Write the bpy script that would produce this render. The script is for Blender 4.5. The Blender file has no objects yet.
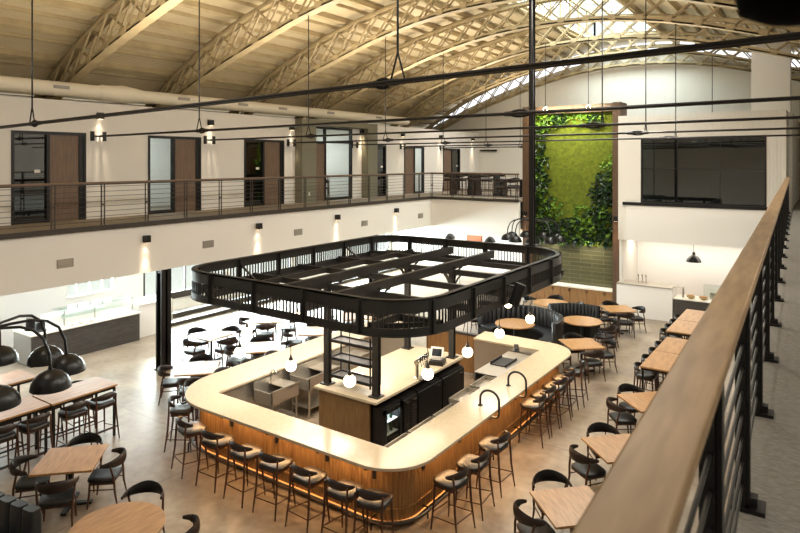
import bpy, math, random
from math import sin, cos, pi, radians as R, sqrt, atan2, hypot
from mathutils import Vector, Matrix
random.seed(7)
S = bpy.context.scene
COL = S.collection

# ------------------------------------------------------------------ helpers
def lin(h):
    h = h.lstrip('#'); out = []
    for i in (0, 2, 4):
        c = int(h[i:i+2], 16) / 255
        out.append(c / 12.92 if c <= .04045 else ((c + .055) / 1.055) ** 2.4)
    return (*out, 1)

class MB:
    def __init__(s): s.v = []; s.f = []
    def add(s, vs, fs):
        b = len(s.v); s.v += [tuple(v) for v in vs]; s.f += [tuple(b + i for i in f) for f in fs]; return s
    def box(s, x0, x1, y0, y1, z0, z1):
        return s.add([(x0,y0,z0),(x1,y0,z0),(x1,y1,z0),(x0,y1,z0),(x0,y0,z1),(x1,y0,z1),(x1,y1,z1),(x0,y1,z1)],
                     [(0,3,2,1),(4,5,6,7),(0,1,5,4),(1,2,6,5),(2,3,7,6),(3,0,4,7)])
    def cbox(s, c, size, rz=0, rx=0, ry=0):
        m = Matrix.Translation(c) @ Matrix.Rotation(rz,4,'Z') @ Matrix.Rotation(ry,4,'Y') @ Matrix.Rotation(rx,4,'X')
        a, b, d = size[0]/2, size[1]/2, size[2]/2
        vs = [m @ Vector(p) for p in [(-a,-b,-d),(a,-b,-d),(a,b,-d),(-a,b,-d),(-a,-b,d),(a,-b,d),(a,b,d),(-a,b,d)]]
        return s.add(vs, [(0,3,2,1),(4,5,6,7),(0,1,5,4),(1,2,6,5),(2,3,7,6),(3,0,4,7)])
    def bar(s, p, q, w, h=None, up=(0,0,1)):
        h = h or w; p = Vector(p); q = Vector(q); d = (q-p).normalized(); u = Vector(up)
        if abs(d.dot(u)) > .98: u = Vector((0,1,0))
        a = d.cross(u).normalized() * w/2; b = a.cross(d).normalized() * h/2
        vs = [p-a-b, p+a-b, p+a+b, p-a+b, q-a-b, q+a-b, q+a+b, q-a+b]
        return s.add(vs, [(0,1,2,3),(7,6,5,4),(0,4,5,1),(1,5,6,2),(2,6,7,3),(3,7,4,0)])
    def tube(s, pts, r, n=8, closed=False):
        pts = [Vector(p) for p in pts]; m = len(pts)
        rr = r if isinstance(r, (list, tuple)) else [r]*m
        vs = []; fs = []; ref = None
        for i, p in enumerate(pts):
            if closed: t = pts[(i+1) % m] - pts[i-1]
            else: t = pts[min(i+1, m-1)] - pts[max(i-1, 0)]
            t.normalize()
            if ref is None:
                ref = Vector((0,0,1)) if abs(t.z) < .9 else Vector((1,0,0))
            a = (ref - t*ref.dot(t)).normalized(); ref = a; b = t.cross(a)
            for k in range(n):
                an = 2*pi*k/n; vs.append(p + (a*cos(an) + b*sin(an))*rr[i])
        for i in range(m if closed else m-1):
            j = (i+1) % m
            for k in range(n):
                l = (k+1) % n
                fs.append((i*n+k, i*n+l, j*n+l, j*n+k))
        if not closed:
            fs.append(tuple(range(n))[::-1]); fs.append(tuple((m-1)*n+k for k in range(n)))
        return s.add(vs, fs)
    def lathe(s, prof, c=(0,0,0), n=20, cap=True):
        vs = []; fs = []
        for r, z in prof:
            for k in range(n):
                an = 2*pi*k/n; vs.append((c[0]+r*cos(an), c[1]+r*sin(an), c[2]+z))
        for i in range(len(prof)-1):
            for k in range(n):
                l = (k+1) % n; fs.append((i*n+k, i*n+l, (i+1)*n+l, (i+1)*n+k))
        if cap:
            fs.append(tuple(range(n))[::-1]); fs.append(tuple((len(prof)-1)*n+k for k in range(n)))
        return s.add(vs, fs)
    def prism(s, poly, z0, z1):
        n = len(poly)
        vs = [(x,y,z0) for x,y in poly] + [(x,y,z1) for x,y in poly]
        fs = [tuple(range(n))[::-1], tuple(range(n, 2*n))] + [(i,(i+1)%n,n+(i+1)%n,n+i) for i in range(n)]
        return s.add(vs, fs)
    def ribbon(s, outer, inner, z0, z1, closed=True):
        """wall of constant height between two matching xy paths"""
        n = len(outer)
        vs = [(x,y,z0) for x,y in outer]+[(x,y,z1) for x,y in outer]+[(x,y,z0) for x,y in inner]+[(x,y,z1) for x,y in inner]
        fs = []
        for i in range(n if closed else n-1):
            j = (i+1) % n
            fs += [(i,j,n+j,n+i), (2*n+j,2*n+i,3*n+i,3*n+j), (n+i,n+j,3*n+j,3*n+i), (j,i,2*n+i,2*n+j)]
        if not closed:
            fs += [(0,n,3*n,2*n), (n-1,3*n-1,4*n-1,2*n-1)]
        return s.add(vs, fs)
    def ellsweep(s, pts, hw, hh, n=8):
        """flat-lying path, section half width hw across the path (in xy) and half height hh in z"""
        pts = [Vector(p) for p in pts]; m = len(pts); vs = []; fs = []
        for i, p in enumerate(pts):
            t = pts[min(i+1,m-1)] - pts[max(i-1,0)]; t.z = 0; t.normalize(); a = Vector((-t.y,t.x,0))
            for k in range(n):
                an = 2*pi*k/n; vs.append(p + a*cos(an)*hw[i] + Vector((0,0,sin(an)*hh[i])))
        for i in range(m-1):
            for k in range(n):
                l = (k+1) % n; fs.append((i*n+k, i*n+l, (i+1)*n+l, (i+1)*n+k))
        fs.append(tuple(range(n))[::-1]); fs.append(tuple((m-1)*n+k for k in range(n)))
        return s.add(vs, fs)
    def cushion(s, c, wx, wy, h, p=4., n=28, dish=0.):
        prof = [(.90,0),(.985,.18),(1,.5),(.97,.82),(.86,1.0),(.45,1.0-dish*.6),(.05,1.0-dish)]
        vs = []; fs = []
        for sc, z in prof:
            for k in range(n):
                an = 2*pi*k/n; ca, sa = cos(an), sin(an)
                rr = (abs(ca)**p + abs(sa)**p)**(-1/p)
                vs.append((c[0]+wx/2*sc*rr*ca, c[1]+wy/2*sc*rr*sa, c[2]+h*z))
        for i in range(len(prof)-1):
            for k in range(n):
                l = (k+1) % n; fs.append((i*n+k, i*n+l, (i+1)*n+l, (i+1)*n+k))
        fs.append(tuple(range(n))[::-1]); fs.append(tuple((len(prof)-1)*n+k for k in range(n)))
        return s.add(vs, fs)
    def profile_sweep(s, pts, y0, y1, h):
        """beam following an XZ polyline, from y0 to y1, depth h measured normal to the line"""
        m = len(pts); vs = []; fs = []
        for i in range(m):
            a = pts[max(i-1,0)]; b = pts[min(i+1,m-1)]
            tx, tz = b[0]-a[0], b[1]-a[1]; L = hypot(tx,tz); nx, nz = -tz/L, tx/L
            x, z = pts[i]
            vs += [(x-nx*h/2,y0,z-nz*h/2),(x-nx*h/2,y1,z-nz*h/2),(x+nx*h/2,y1,z+nz*h/2),(x+nx*h/2,y0,z+nz*h/2)]
        for i in range(m-1):
            b = i*4; c = b+4
            for k in range(4):
                l = (k+1)%4; fs.append((b+k,b+l,c+l,c+k))
        fs += [(0,1,2,3)[::-1], tuple((m-1)*4+k for k in range(4))]
        return s.add(vs, fs)
    def build(s, name, m, parent=None, loc=None, smooth=35, bevel=0):
        me = bpy.data.meshes.new(name); me.from_pydata(s.v, [], s.f); me.validate()
        import bmesh
        bm = bmesh.new(); bm.from_mesh(me); bmesh.ops.recalc_face_normals(bm, faces=bm.faces); bm.to_mesh(me); bm.free()
        if m: me.materials.append(m)
        if smooth:
            me.shade_smooth(); me.set_sharp_from_angle(angle=R(smooth))
        o = bpy.data.objects.new(name, me); COL.objects.link(o)
        if parent: o.parent = parent
        if loc: o.location = loc
        if bevel:
            b = o.modifiers.new('edge', 'BEVEL'); b.width = bevel; b.segments = 2; b.limit_method = 'ANGLE'
        return o

def tag(o, label=None, cat=None, group=None, kind=None):
    if label: o['label'] = label
    if cat: o['category'] = cat
    if group: o['group'] = group
    if kind: o['kind'] = kind
    return o
def empty(name, loc=(0,0,0), rz=0, label=None, cat=None, group=None, kind=None):
    o = bpy.data.objects.new(name, None); COL.objects.link(o); o.location = loc; o.rotation_euler = (0,0,rz)
    o.empty_display_size = .1
    return tag(o, label, cat, group, kind)
KIDS = {}
def kids(o): return list(o.children)
def copy_tree(o, parent=None):
    c = o.copy(); COL.objects.link(c)
    if parent: c.parent = parent
    for ch in kids(o): copy_tree(ch, c)
    return c
def struct(mb, name, m, label, cat, parent=None, smooth=35, bevel=0):
    o = mb.build(name, m, parent, smooth=smooth, bevel=bevel)
    if parent is None: tag(o, label, cat, kind='structure')
    return o

# ------------------------------------------------------------------ materials
def newmat(name):
    m = bpy.data.materials.new(name); m.use_nodes = True
    nt = m.node_tree; return m, nt, nt.nodes['Principled BSDF']
def mat(name, c, rough=.5, metal=0, c2=None, scale=(1,1,1), detail=4, nscale=5, bump=0, spec=.5, lo=.35, hi=.65, bscale=None, dist=0):
    m, nt, b = newmat(name); N = nt.nodes; L = nt.links
    b.inputs['Base Color'].default_value = lin(c); b.inputs['Roughness'].default_value = rough; b.inputs['Metallic'].default_value = metal
    b.inputs['Specular IOR Level'].default_value = spec
    if c2 or bump:
        tc = N.new('ShaderNodeTexCoord'); mp = N.new('ShaderNodeMapping'); mp.inputs['Scale'].default_value = scale
        L.new(tc.outputs['Object'], mp.inputs['Vector'])
        no = N.new('ShaderNodeTexNoise'); no.inputs['Scale'].default_value = nscale; no.inputs['Detail'].default_value = detail
        no.inputs['Distortion'].default_value = dist
        L.new(mp.outputs['Vector'], no.inputs['Vector'])
        if c2:
            cr = N.new('ShaderNodeValToRGB'); cr.color_ramp.elements[0].position = lo; cr.color_ramp.elements[1].position = hi
            cr.color_ramp.elements[0].color = lin(c); cr.color_ramp.elements[1].color = lin(c2)
            L.new(no.outputs['Fac'], cr.inputs['Fac']); L.new(cr.outputs['Color'], b.inputs['Base Color'])
        if bump:
            bp = N.new('ShaderNodeBump'); bp.inputs['Strength'].default_value = bump; bp.inputs['Distance'].default_value = .02
            L.new(no.outputs['Fac'], bp.inputs['Height']); L.new(bp.outputs['Normal'], b.inputs['Normal'])
    return m
def emis(name, c, s):
    m, nt, b = newmat(name); b.inputs['Base Color'].default_value = lin(c)
    b.inputs['Emission Color'].default_value = lin(c); b.inputs['Emission Strength'].default_value = s; return m
def glassmat(name, tint='#ffffff', refl=.12, rough=.02):
    m, nt, b = newmat(name); N = nt.nodes; L = nt.links
    tr = N.new('ShaderNodeBsdfTransparent'); tr.inputs['Color'].default_value = lin(tint)
    gl = N.new('ShaderNodeBsdfGlossy'); gl.inputs['Roughness'].default_value = rough
    lw = N.new('ShaderNodeLayerWeight'); lw.inputs['Blend'].default_value = .5
    pw = N.new('ShaderNodeMath'); pw.operation = 'POWER'; pw.inputs[1].default_value = 4
    mx = N.new('ShaderNodeMixShader'); ma = N.new('ShaderNodeMath'); ma.operation = 'MULTIPLY_ADD'
    ma.inputs[1].default_value = .55; ma.inputs[2].default_value = refl
    L.new(lw.outputs['Facing'], pw.inputs[0]); L.new(pw.outputs[0], ma.inputs[0]); L.new(ma.outputs[0], mx.inputs['Fac'])
    L.new(tr.outputs[0], mx.inputs[1]); L.new(gl.outputs[0], mx.inputs[2])
    L.new(mx.outputs[0], N['Material Output'].inputs['Surface']); return m

def wave_bump(m, axis, scale, strength, dist=.02):
    nt = m.node_tree; N = nt.nodes; L = nt.links
    tc = N.new('ShaderNodeTexCoord'); w = N.new('ShaderNodeTexWave'); w.bands_direction = axis
    w.inputs['Scale'].default_value = scale
    L.new(tc.outputs['Object'], w.inputs['Vector'])
    bp = N.new('ShaderNodeBump'); bp.inputs['Strength'].default_value = strength; bp.inputs['Distance'].default_value = dist
    L.new(w.outputs['Fac'], bp.inputs['Height']); L.new(bp.outputs['Normal'], N['Principled BSDF'].inputs['Normal']); return m

def brick_mat(name, c1, c2, mortar, sc, bw, rh, ms, rough=.3, rot=(0,0,0)):
    m, nt, b = newmat(name); N = nt.nodes; L = nt.links
    tc = N.new('ShaderNodeTexCoord'); mp = N.new('ShaderNodeMapping'); mp.inputs['Rotation'].default_value = rot
    L.new(tc.outputs['Object'], mp.inputs['Vector'])
    br = N.new('ShaderNodeTexBrick'); br.inputs['Color1'].default_value = lin(c1); br.inputs['Color2'].default_value = lin(c2)
    br.inputs['Mortar'].default_value = lin(mortar); br.inputs['Scale'].default_value = sc
    br.inputs['Brick Width'].default_value = bw; br.inputs['Row Height'].default_value = rh; br.inputs['Mortar Size'].default_value = ms
    L.new(mp.outputs['Vector'], br.inputs['Vector']); L.new(br.outputs['Color'], b.inputs['Base Color'])
    b.inputs['Roughness'].default_value = rough; return m

def floor_material():
    m, nt, b = newmat('polished_concrete'); N = nt.nodes; L = nt.links
    tc = N.new('ShaderNodeTexCoord')
    n1 = N.new('ShaderNodeTexNoise'); n1.inputs['Scale'].default_value = .55; n1.inputs['Detail'].default_value = 6; n1.inputs['Distortion'].default_value = .9
    n2 = N.new('ShaderNodeTexNoise'); n2.inputs['Scale'].default_value = 6; n2.inputs['Detail'].default_value = 8
    L.new(tc.outputs['Object'], n1.inputs['Vector']); L.new(tc.outputs['Object'], n2.inputs['Vector'])
    mx = N.new('ShaderNodeMix'); mx.data_type = 'FLOAT'; mx.inputs[0].default_value = .35
    L.new(n1.outputs['Fac'], mx.inputs[2]); L.new(n2.outputs['Fac'], mx.inputs[3])
    cr = N.new('ShaderNodeValToRGB'); e = cr.color_ramp.elements
    e[0].position = .33; e[0].color = lin('#6e6153'); e[1].position = .66; e[1].color = lin('#aa9b87')
    k = e.new(.48); k.color = lin('#8e7e6b')
    L.new(mx.outputs[0], cr.inputs['Fac'])
    br = N.new('ShaderNodeTexBrick'); br.offset = 0; br.inputs['Scale'].default_value = 1
    br.inputs['Brick Width'].default_value = 4.2; br.inputs['Row Height'].default_value = 3.72; br.inputs['Mortar Size'].default_value = .008
    br.inputs['Color1'].default_value = (1,1,1,1); br.inputs['Color2'].default_value = (1,1,1,1); br.inputs['Mortar'].default_value = (.45,.43,.4,1)
    mp = N.new('ShaderNodeMapping'); mp.inputs['Location'].default_value = (1.2,-.55,0)
    L.new(tc.outputs['Object'], mp.inputs['Vector']); L.new(mp.outputs['Vector'], br.inputs['Vector'])
    mu = N.new('ShaderNodeMix'); mu.data_type = 'RGBA'; mu.blend_type = 'MULTIPLY'; mu.inputs[0].default_value = 1
    L.new(cr.outputs['Color'], mu.inputs[6]); L.new(br.outputs['Color'], mu.inputs[7])
    L.new(mu.outputs[2], b.inputs['Base Color'])
    rr = N.new('ShaderNodeMapRange'); rr.inputs[3].default_value = .22; rr.inputs[4].default_value = .42
    L.new(n2.outputs['Fac'], rr.inputs[0]); L.new(rr.outputs[0], b.inputs['Roughness'])
    return m

M = {}
M['floor'] = floor_material()
M['wall'] = mat('white_paint', '#e8e5df', .75)
M['wall_bright'] = mat('bright_white_paint', '#ece9e4', .7)
M['rib'] = wave_bump(mat('ribbed_white_panel', '#dcd8cf', .6), 'X', 3.2, .25)
M['deck'] = wave_bump(mat('painted_roof_deck', '#c3b391', .6), 'X', 5., .5, .03)
M['steel'] = mat('cream_painted_steel', '#b3a27c', .55, c2='#a29070', nscale=2.)
M['black'] = mat('black_steel', '#151313', .42, spec=.4)
M['dome'] = mat('dome_black', '#0e0d0d', .34, spec=.4)
M['espresso'] = mat('espresso_wood', '#2b1c14', .42, c2='#22150e', scale=(8,8,2), nscale=5)
M['canopy'] = mat('charcoal_steel', '#2a2826', .38, spec=.5, c2='#232120', nscale=3)
M['dark'] = mat('dark_bronze_steel', '#37302a', .45)
M['railwood'] = mat('handrail_oak', '#a98c66', .45, c2='#8f7452', scale=(9,1,9), nscale=3, detail=6)
M['railbrown'] = mat('balcony_handrail_wood', '#7a624c', .5, c2='#695240', scale=(9,1,9), nscale=3)
M['oak'] = mat('oak_veneer', '#b68a58', .34, c2='#9c7246', scale=(14,1.5,14), nscale=2.2, detail=6)
M['oakdark'] = mat('dark_oak_panel', '#9a7244', .5, c2='#86613a', scale=(12,12,1.2), nscale=2.2, detail=6)
M['barwood'] = mat('bar_oak', '#a97f4c', .5, c2='#8c6439', scale=(12,12,1.2), nscale=2.5, detail=6)
M['doorwood'] = mat('door_walnut', '#7b6553', .5, c2='#6b5646', scale=(10,10,1), nscale=2.5, detail=6)
M['pierwood'] = mat('pier_walnut', '#58412f', .5, c2='#493424', scale=(10,10,1), nscale=2.5, detail=6)
M['walnut'] = mat('walnut_frame', '#523220', .42, c2='#3f2416', scale=(8,8,2), nscale=5)
M['leather'] = mat('black_leather', '#171515', .42, bump=.12, nscale=60, spec=.32)
M['seatleather'] = mat('stool_leather', '#1e1916', .36, bump=.08, nscale=60, spec=.55)
M['booth'] = mat('charcoal_vinyl', '#24272a', .36, bump=.08, nscale=40, spec=.5)
M['quartz'] = mat('cream_quartz', '#cdbda3', .16, c2='#c4b499', nscale=22, detail=6, spec=.5)
M['whitetop'] = mat('white_counter_top', '#e8e2d6', .3)
M['stain'] = mat('stainless_steel', '#bdb6aa', .3, metal=.75)
M['chrome'] = mat('chrome', '#c9c5bd', .12, metal=1)
M['plank'] = mat('dark_plank_cladding', '#4b4641', .6, c2='#37332f', scale=(1,1.2,14), nscale=3)
M['carpet'] = mat('grey_carpet', '#8d8a84', .95, c2='#716e66', scale=(10,45,10), nscale=3, detail=6, bump=.3)
M['mezz'] = mat('mezzanine_floor_covering', '#8d8273', .8, c2='#7b7163', nscale=20)
M['tile'] = brick_mat('olive_wall_tile', '#4f4d35', '#454430', '#6b694e', 1, .9, .16, .008, .25, (R(90),0,0))
M['moss'] = mat('moss', '#667010', .95, c2='#465208', nscale=9, detail=12, bump=1., lo=.3, hi=.7)
M['leafl'] = mat('light_green_leaf', '#66861f', .5, c2='#3d6416', nscale=3)
M['leafd'] = mat('dark_green_leaf', '#1d3a17', .45, c2='#0f240f', nscale=3)
M['greypier'] = mat('grey_green_paint', '#7d7a68', .7)
M['glass'] = glassmat('clear_glass', '#f2f7f5', .03)
M['darkglass'] = glassmat('tinted_glass', '#6a7674', .15)
M['frost'] = mat('frosted_glass', '#cfdcd8', .4)
M['globe'] = emis('opal_globe', '#ffe6c0', 9)
M['led'] = emis('warm_led_strip', '#ffb060', 1.1)
M['lampin'] = emis('lamp_lens', '#ffe2b8', 5)
M['ventgrey'] = mat('grille_grey', '#8d8880', .5)
M['duct'] = mat('cream_duct', '#d8d0bd', .5)
M['white'] = mat('white_plastic', '#e6e2dc', .4)
M['screen'] = mat('black_screen', '#0b0c0e', .12)
M['ceramic'] = mat('bowl_ceramic', '#b79b6e', .4)
M['ground'] = mat('pale_paving', '#d9d5cc', .9)
M['copper'] = mat('brass_tube', '#b07a3e', .3, metal=.9)
M['pot'] = mat('planter_clay', '#574b40', .7)

# ------------------------------------------------------------------ dimensions
MZ = 4.02            # mezzanine floor level
XL = -14.56          # edge of the balcony on the window side
XW = -16.58          # door wall upstairs
YF = 23.4            # far edge of the void
CX = -7.9            # centre line of the vault
BAYS = [1.86, 5.58, 9.3, 13.02, 16.74, 20.46, 24.18, 27.9, 31.5]
def interp(t, x):
    for (a, b), (c, d) in zip(t, t[1:]):
        if x <= c: return b + (d-b)*(x-a)/(c-a)
    return t[-1][1]
TB = [(0,10.3),(1,10.28),(2,10.2),(3.4,9.99),(5,9.6),(6,9.29),(7,8.98),(8,8.65),(9.4,8.14),(11,7.45),(12.4,6.85)]
TT = [(0,11.2),(1,11.17),(2,11.08),(3.6,10.82),(5.5,10.42),(7,10.0),(8.2,9.55),(9.4,9.03),(10.1,8.68),(11,8.15),(12.4,7.3)]
zb = lambda x: interp(TB, abs(x-CX))
zt = lambda x: interp(TT, abs(x-CX))

# ------------------------------------------------------------------ setting: floor, slabs, walls
struct(MB().box(-20.3,3.2,-4,33,-.2,0), 'floor', M['floor'], 'polished tan concrete floor of the hall with saw-cut joints', 'floor')
struct(MB().box(-60,-20.5,-30,60,-.45,-.25), 'ground_outside', M['ground'], 'pale paving outside the windows', 'ground')
# upstairs slabs
g = MB().box(-20.2,XL+.02,-4,31.8,3.93,MZ); g.box(XL,-10.36,YF-.02,31.8,3.93,MZ)
struct(g, 'floor_mezzanine', M['mezz'], 'beige upper walkway floor in front of the upstairs doors', 'floor')
g = MB().box(XL-.02,XL+.06,-4,YF,3.92,4.04); g.box(XL-.02,-10.36,YF-.06,YF+.02,3.92,4.04)
struct(g, 'trim_1', M['dark'], 'dark steel edge strip along the upper walkway', 'trim')
struct(MB().box(XL-.15,XL,-4,YF+.13,2.71,3.93), 'wall_left_fascia', M['wall'], 'white fascia wall under the upper walkway, with sconces and vents', 'wall')
struct(MB().box(XL,-10.36,YF,YF+.13,2.45,3.93), 'wall_far_fascia', M['wall'], 'white fascia wall under the far upstairs lounge', 'wall')
g = MB().box(-20.2,XL-.15,-4,31.8,2.71,2.8); g.box(XL-.15,-10.36,YF+.13,31.8,2.71,2.8)
struct(g, 'ceiling_under_mezzanine', M['wall'], 'white soffit under the upper walkway', 'ceiling')
for i, y in enumerate((10.08, 19.4)):
    c = MB().box(-14.86,-14.6,y-.03,y+.03,0,2.71); c.box(-14.86,-14.81,y-.15,y+.15,0,2.71); c.box(-14.65,-14.6,y-.15,y+.15,0,2.71)
    c.box(-14.85,-14.61,y-.14,y+.14,2.6,2.71); c.box(-14.9,-14.56,y-.19,y+.19,0,.02)
    o = struct(c, 'column_%d' % (i+1), M['black'], ['black steel column under the walkway beside the square tables', 'black steel column under the walkway, behind the bar canopy'][i], 'column')

def wall_open(mb, axis, p0, p1, a0, a1, z0, z1, ops):
    cuts = sorted({a0, a1, *[o[0] for o in ops], *[o[1] for o in ops]})
    for s, e in zip(cuts, cuts[1:]):
        zs = [(z0, z1)]
        for o in ops:
            if o[0] <= s + 1e-6 and o[1] >= e - 1e-6:
                nz = []
                for u, v in zs:
                    if o[2] > u: nz.append((u, min(v, o[2])))
                    if o[3] < v: nz.append((max(u, o[3]), v))
                zs = nz
        for u, v in zs:
            if v - u > 1e-4:
                if axis == 'x': mb.box(p0, p1, s, e, u, v)
                else: mb.box(s, e, p0, p1, u, v)
    return mb
DOORS = [(7.09,8.96,6.36),(10.82,12.70,6.36),(14.48,16.38,6.36),(17.78,20.35,6.95),(21.74,22.79,6.32),(24.24,26.0,6.3),(27.84,29.65,6.26)]
struct(wall_open(MB(), 'x', XW-.15, XW, -4, 31.8, MZ, 7.2, [(a,b,MZ,t) for a,b,t in DOORS]), 'wall_left_upper', M['wall'],
       'white upstairs wall with the row of doors', 'wall')
# outer wall with ground floor windows
WINS = [(5.6,8.3,1.15,2.5),(10.25,11.95,1.15,2.5),(13.0,16.6,.45,2.6),(16.9,20.4,.45,2.6),(20.7,24.2,.45,2.6),(24.6,28.0,.45,2.6),(28.4,31.2,.45,2.6),(1.2,4.4,1.15,2.5)]
struct(wall_open(MB(), 'x', -20.4, -20.2, -4, 33, -.2, 7.6, [(a,b,c,d) for a,b,c,d in WINS]), 'wall_left_outer', M['wall_bright'],
       'white outer wall with the ground floor windows', 'wall')
for i, (a,b,c,d) in enumerate(WINS):
    storefront = c < 1
    wl = ['bright gridded window over the near end of the service counter','bright gridded window over the far end of the service counter','tall storefront window just right of the black column','second tall storefront window past the black column','third tall storefront window past the black column','fourth tall storefront window past the black column','tall storefront window furthest from the black column','small gridded window beyond the left picture edge'][i]
    o = empty('window_%d' % (i+1), (-20.3,(a+b)/2,c), 0, wl, 'window', kind='structure')
    h = d-c; w = b-a
    f = MB().box(-.05,.1,-w/2,-w/2+.07,0,h); f.box(-.05,.1,w/2-.07,w/2,0,h); f.box(-.05,.1,-w/2+.07,w/2-.07,h-.07,h); f.box(-.05,.14,-w/2+.07,w/2-.07,0,.24 if storefront else .05)
    n = 2 if storefront else 4
    for k in range(1,n):
        y = -w/2 + w*k/n; f.box(-.03,.06,y-.025,y+.025,.05,h-.07)
    if not storefront: f.box(-.03,.05,-w/2+.07,w/2-.07,h*.5-.015,h*.5+.015)
    f.build('window_frame', M['dark'] if storefront else M['white'], o)
    MB().box(-.01,.0,-w/2+.07,w/2-.07,.05,h-.07).build('window_pane', M['glass'], o)
# gable at the far end, right wall, near part of the vault
xs = [-20.3 + .62*i for i in range(41)]
poly = [(x, zb(x)+.5) for x in xs if x <= 4.55]
g = MB(); n = len(poly)
vs = [(x,31.8,0) for x,z in poly]+[(x,31.8,z) for x,z in poly]+[(x,32.1,0) for x,z in poly]+[(x,32.1,z) for x,z in poly]
fs = []
for i in range(n-1): fs += [(i,i+1,n+i+1,n+i),(2*n+i+1,2*n+i,3*n+i,3*n+i+1),(n+i,n+i+1,3*n+i+1,3*n+i)]
g.add(vs, fs); struct(g, 'wall_far_gable', M['rib'], 'white arched gable wall at the far end of the vault', 'wall', smooth=0)
struct(MB().box(3.2,3.4,-4,32,0,8.2), 'wall_right', M['wall'], 'white wall on the camera side of the hall', 'wall')

struct(MB().box(-20.4,3.4,-4.2,-4,0,9.5), 'wall_near', M['wall'], 'white end wall behind the camera', 'wall')

# roof deck with ridge skylight, purlins
NX = 48; xsr = [-20.5 + 25.2*i/NX for i in range(NX+1)]
SKY = (-9.6, -6.2, 19.0, 30.8)
ysr = [-4, SKY[2], SKY[3], 32.4]
g = MB(); vs = []; idx = {}
for i, x in enumerate(xsr):
    for j, y in enumerate(ysr): idx[i,j] = len(vs); vs.append((x,y,zt(x)+.3))
fs = []
for i in range(NX):
    for j in range(3):
        xm = (xsr[i]+xsr[i+1])/2
        if j == 1 and SKY[0] < xm < SKY[1]: continue
        fs.append((idx[i,j],idx[i+1,j],idx[i+1,j+1],idx[i,j+1]))
g.add(vs, fs); deck = struct(g, 'ceiling', M['deck'], 'cream arched roof deck on steel trusses', 'ceiling', smooth=60)
dm = deck.modifiers.new('thick', 'SOLIDIFY'); dm.thickness = .12; dm.offset = 1
px_ = [-18.9,-17.9,-16.9,-15.7,-14.5,-13.2,-11.9,-10.6,-5.2,-3.9,-2.6,-1.3,0,1.2,2.2,3.3]
for x in px_:
    sl_ = (zt(x+.1)-zt(x-.1))/.2
    MB().cbox((x,14.1,zt(x)+.24),(.05,36.2,.12),0,0,-math.atan(sl_)).build('purlin', M['steel'], deck)
px_ = [-19.6,-18.5,-17.4,-16.3,-15.1,-13.9,-12.6,-11.3,-9.8,-6.0,-4.5,-3.2,-1.9,-.7,.5,1.6,2.7,3.8]
for x in px_:
    s = (zt(x+.1)-zt(x-.1))/.2
    MB().cbox((x,14.1,zt(x)+.18),(.13,36.2,.2),0,0,-math.atan(s)).build('purlin', M['steel'], deck)
fr = MB(); sx0,sx1,sy0,sy1 = SKY; ZM = 12.9
for x in (sx0,sx1):
    fr.box(x-.06,x+.06,sy0,sy1,zt(x)+.2,zt(x)+.5); fr.box(x-.06,x+.06,sy0,sy1,ZM-.1,ZM)
for k in range(11):
    y = sy0+(sy1-sy0)*k/10
    for x in (sx0,sx1): fr.box(x-.04,x+.04,y-.04,y+.04,zt(x)+.4,ZM)
    fr.box(sx0,sx1,y-.04,y+.04,ZM-.08,ZM)
for k in range(5):
    x = sx0+(sx1-sx0)*k/4
    for y in (sy0,sy1): fr.box(x-.04,x+.04,y-.04,y+.04,11.3,ZM)
o = empty('window_9', (0,0,0), 0, 'long glazed ridge skylight at the crown of the vault', 'skylight', kind='structure')
fr.build('window_frame', M['steel'], o)
g = MB().box(sx0,sx1,sy0,sy1,ZM,ZM+.01)
for x in (sx0,sx1): g.box(x-.005,x+.005,sy0,sy1,zt(x)+.5,ZM-.1)
for y in (sy0,sy1): g.box(sx0,sx1,y-.005,y+.005,11.4,ZM-.1)
g.build('window_pane', M['glass'], o)

# ------------------------------------------------------------------ trusses
def truss_mesh():
    x0, x1 = -20.2, 4.4; n = 40
    X = [x0+(x1-x0)*i/n for i in range(n+1)]
    b = MB().profile_sweep([(x,zb(x)) for x in X], -.15, .15, .05)
    for sy in (-.15,.13): b.profile_sweep([(x,zb(x)+.04) for x in X], sy, sy+.02, .13)
    t = MB().profile_sweep([(x,zt(x)) for x in X], -.15, .15, .05)
    for sy in (-.15,.13): t.profile_sweep([(x,zt(x)-.04) for x in X], sy, sy+.02, .12)
    w = MB(); m = 29; px = (x1-x0)/m
    for i in range(m):
        xa = x0+px*i; xb = xa+px
        for sy in (-.1,.1): w.bar((xa,sy,zb(xa)+.05),(xb,sy,zt(xb)-.05),.045,.045,(0,1,0))
        w.bar((xb,0,zb(xb)+.05),(xa,0,zt(xa)-.05),.05,.06,(0,1,0))
    for i in range(0,m+1):
        xa = x0+px*i; sl = (zb(xa+.1)-zb(xa-.1))/.2
        for sy in (-.158,.158): b.cbox((xa,sy,zb(xa)+.07),(.22,.02,.17),0,0,-math.atan(sl))
    return b, t, w
tn = ['nearest cream bowstring roof truss, mostly out of view above', 'second cream bowstring roof truss, springing just off the picture edge',
      'cream roof truss springing above the first upstairs door', 'cream roof truss springing above the second upstairs door',
      'cream roof truss springing above the third upstairs door', 'cream roof truss springing above the grey-framed glass door',
      'cream roof truss directly over the green moss wall', 'cream roof truss just behind the green moss wall', 'last roof truss against the far gable wall']
tr0 = empty('roof_truss', (0,BAYS[0],0), 0, tn[0], 'roof truss', 'bowstring trusses across the vault')
b,t,w = truss_mesh()
b.build('bottom_chord', M['steel'], tr0); t.build('top_chord', M['steel'], tr0); w.build('web_lattice', M['steel'], tr0, smooth=0)
for i in range(1,9):
    c = copy_tree(tr0); c.location = (0,BAYS[i],0); c['label'] = tn[i]

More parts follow.
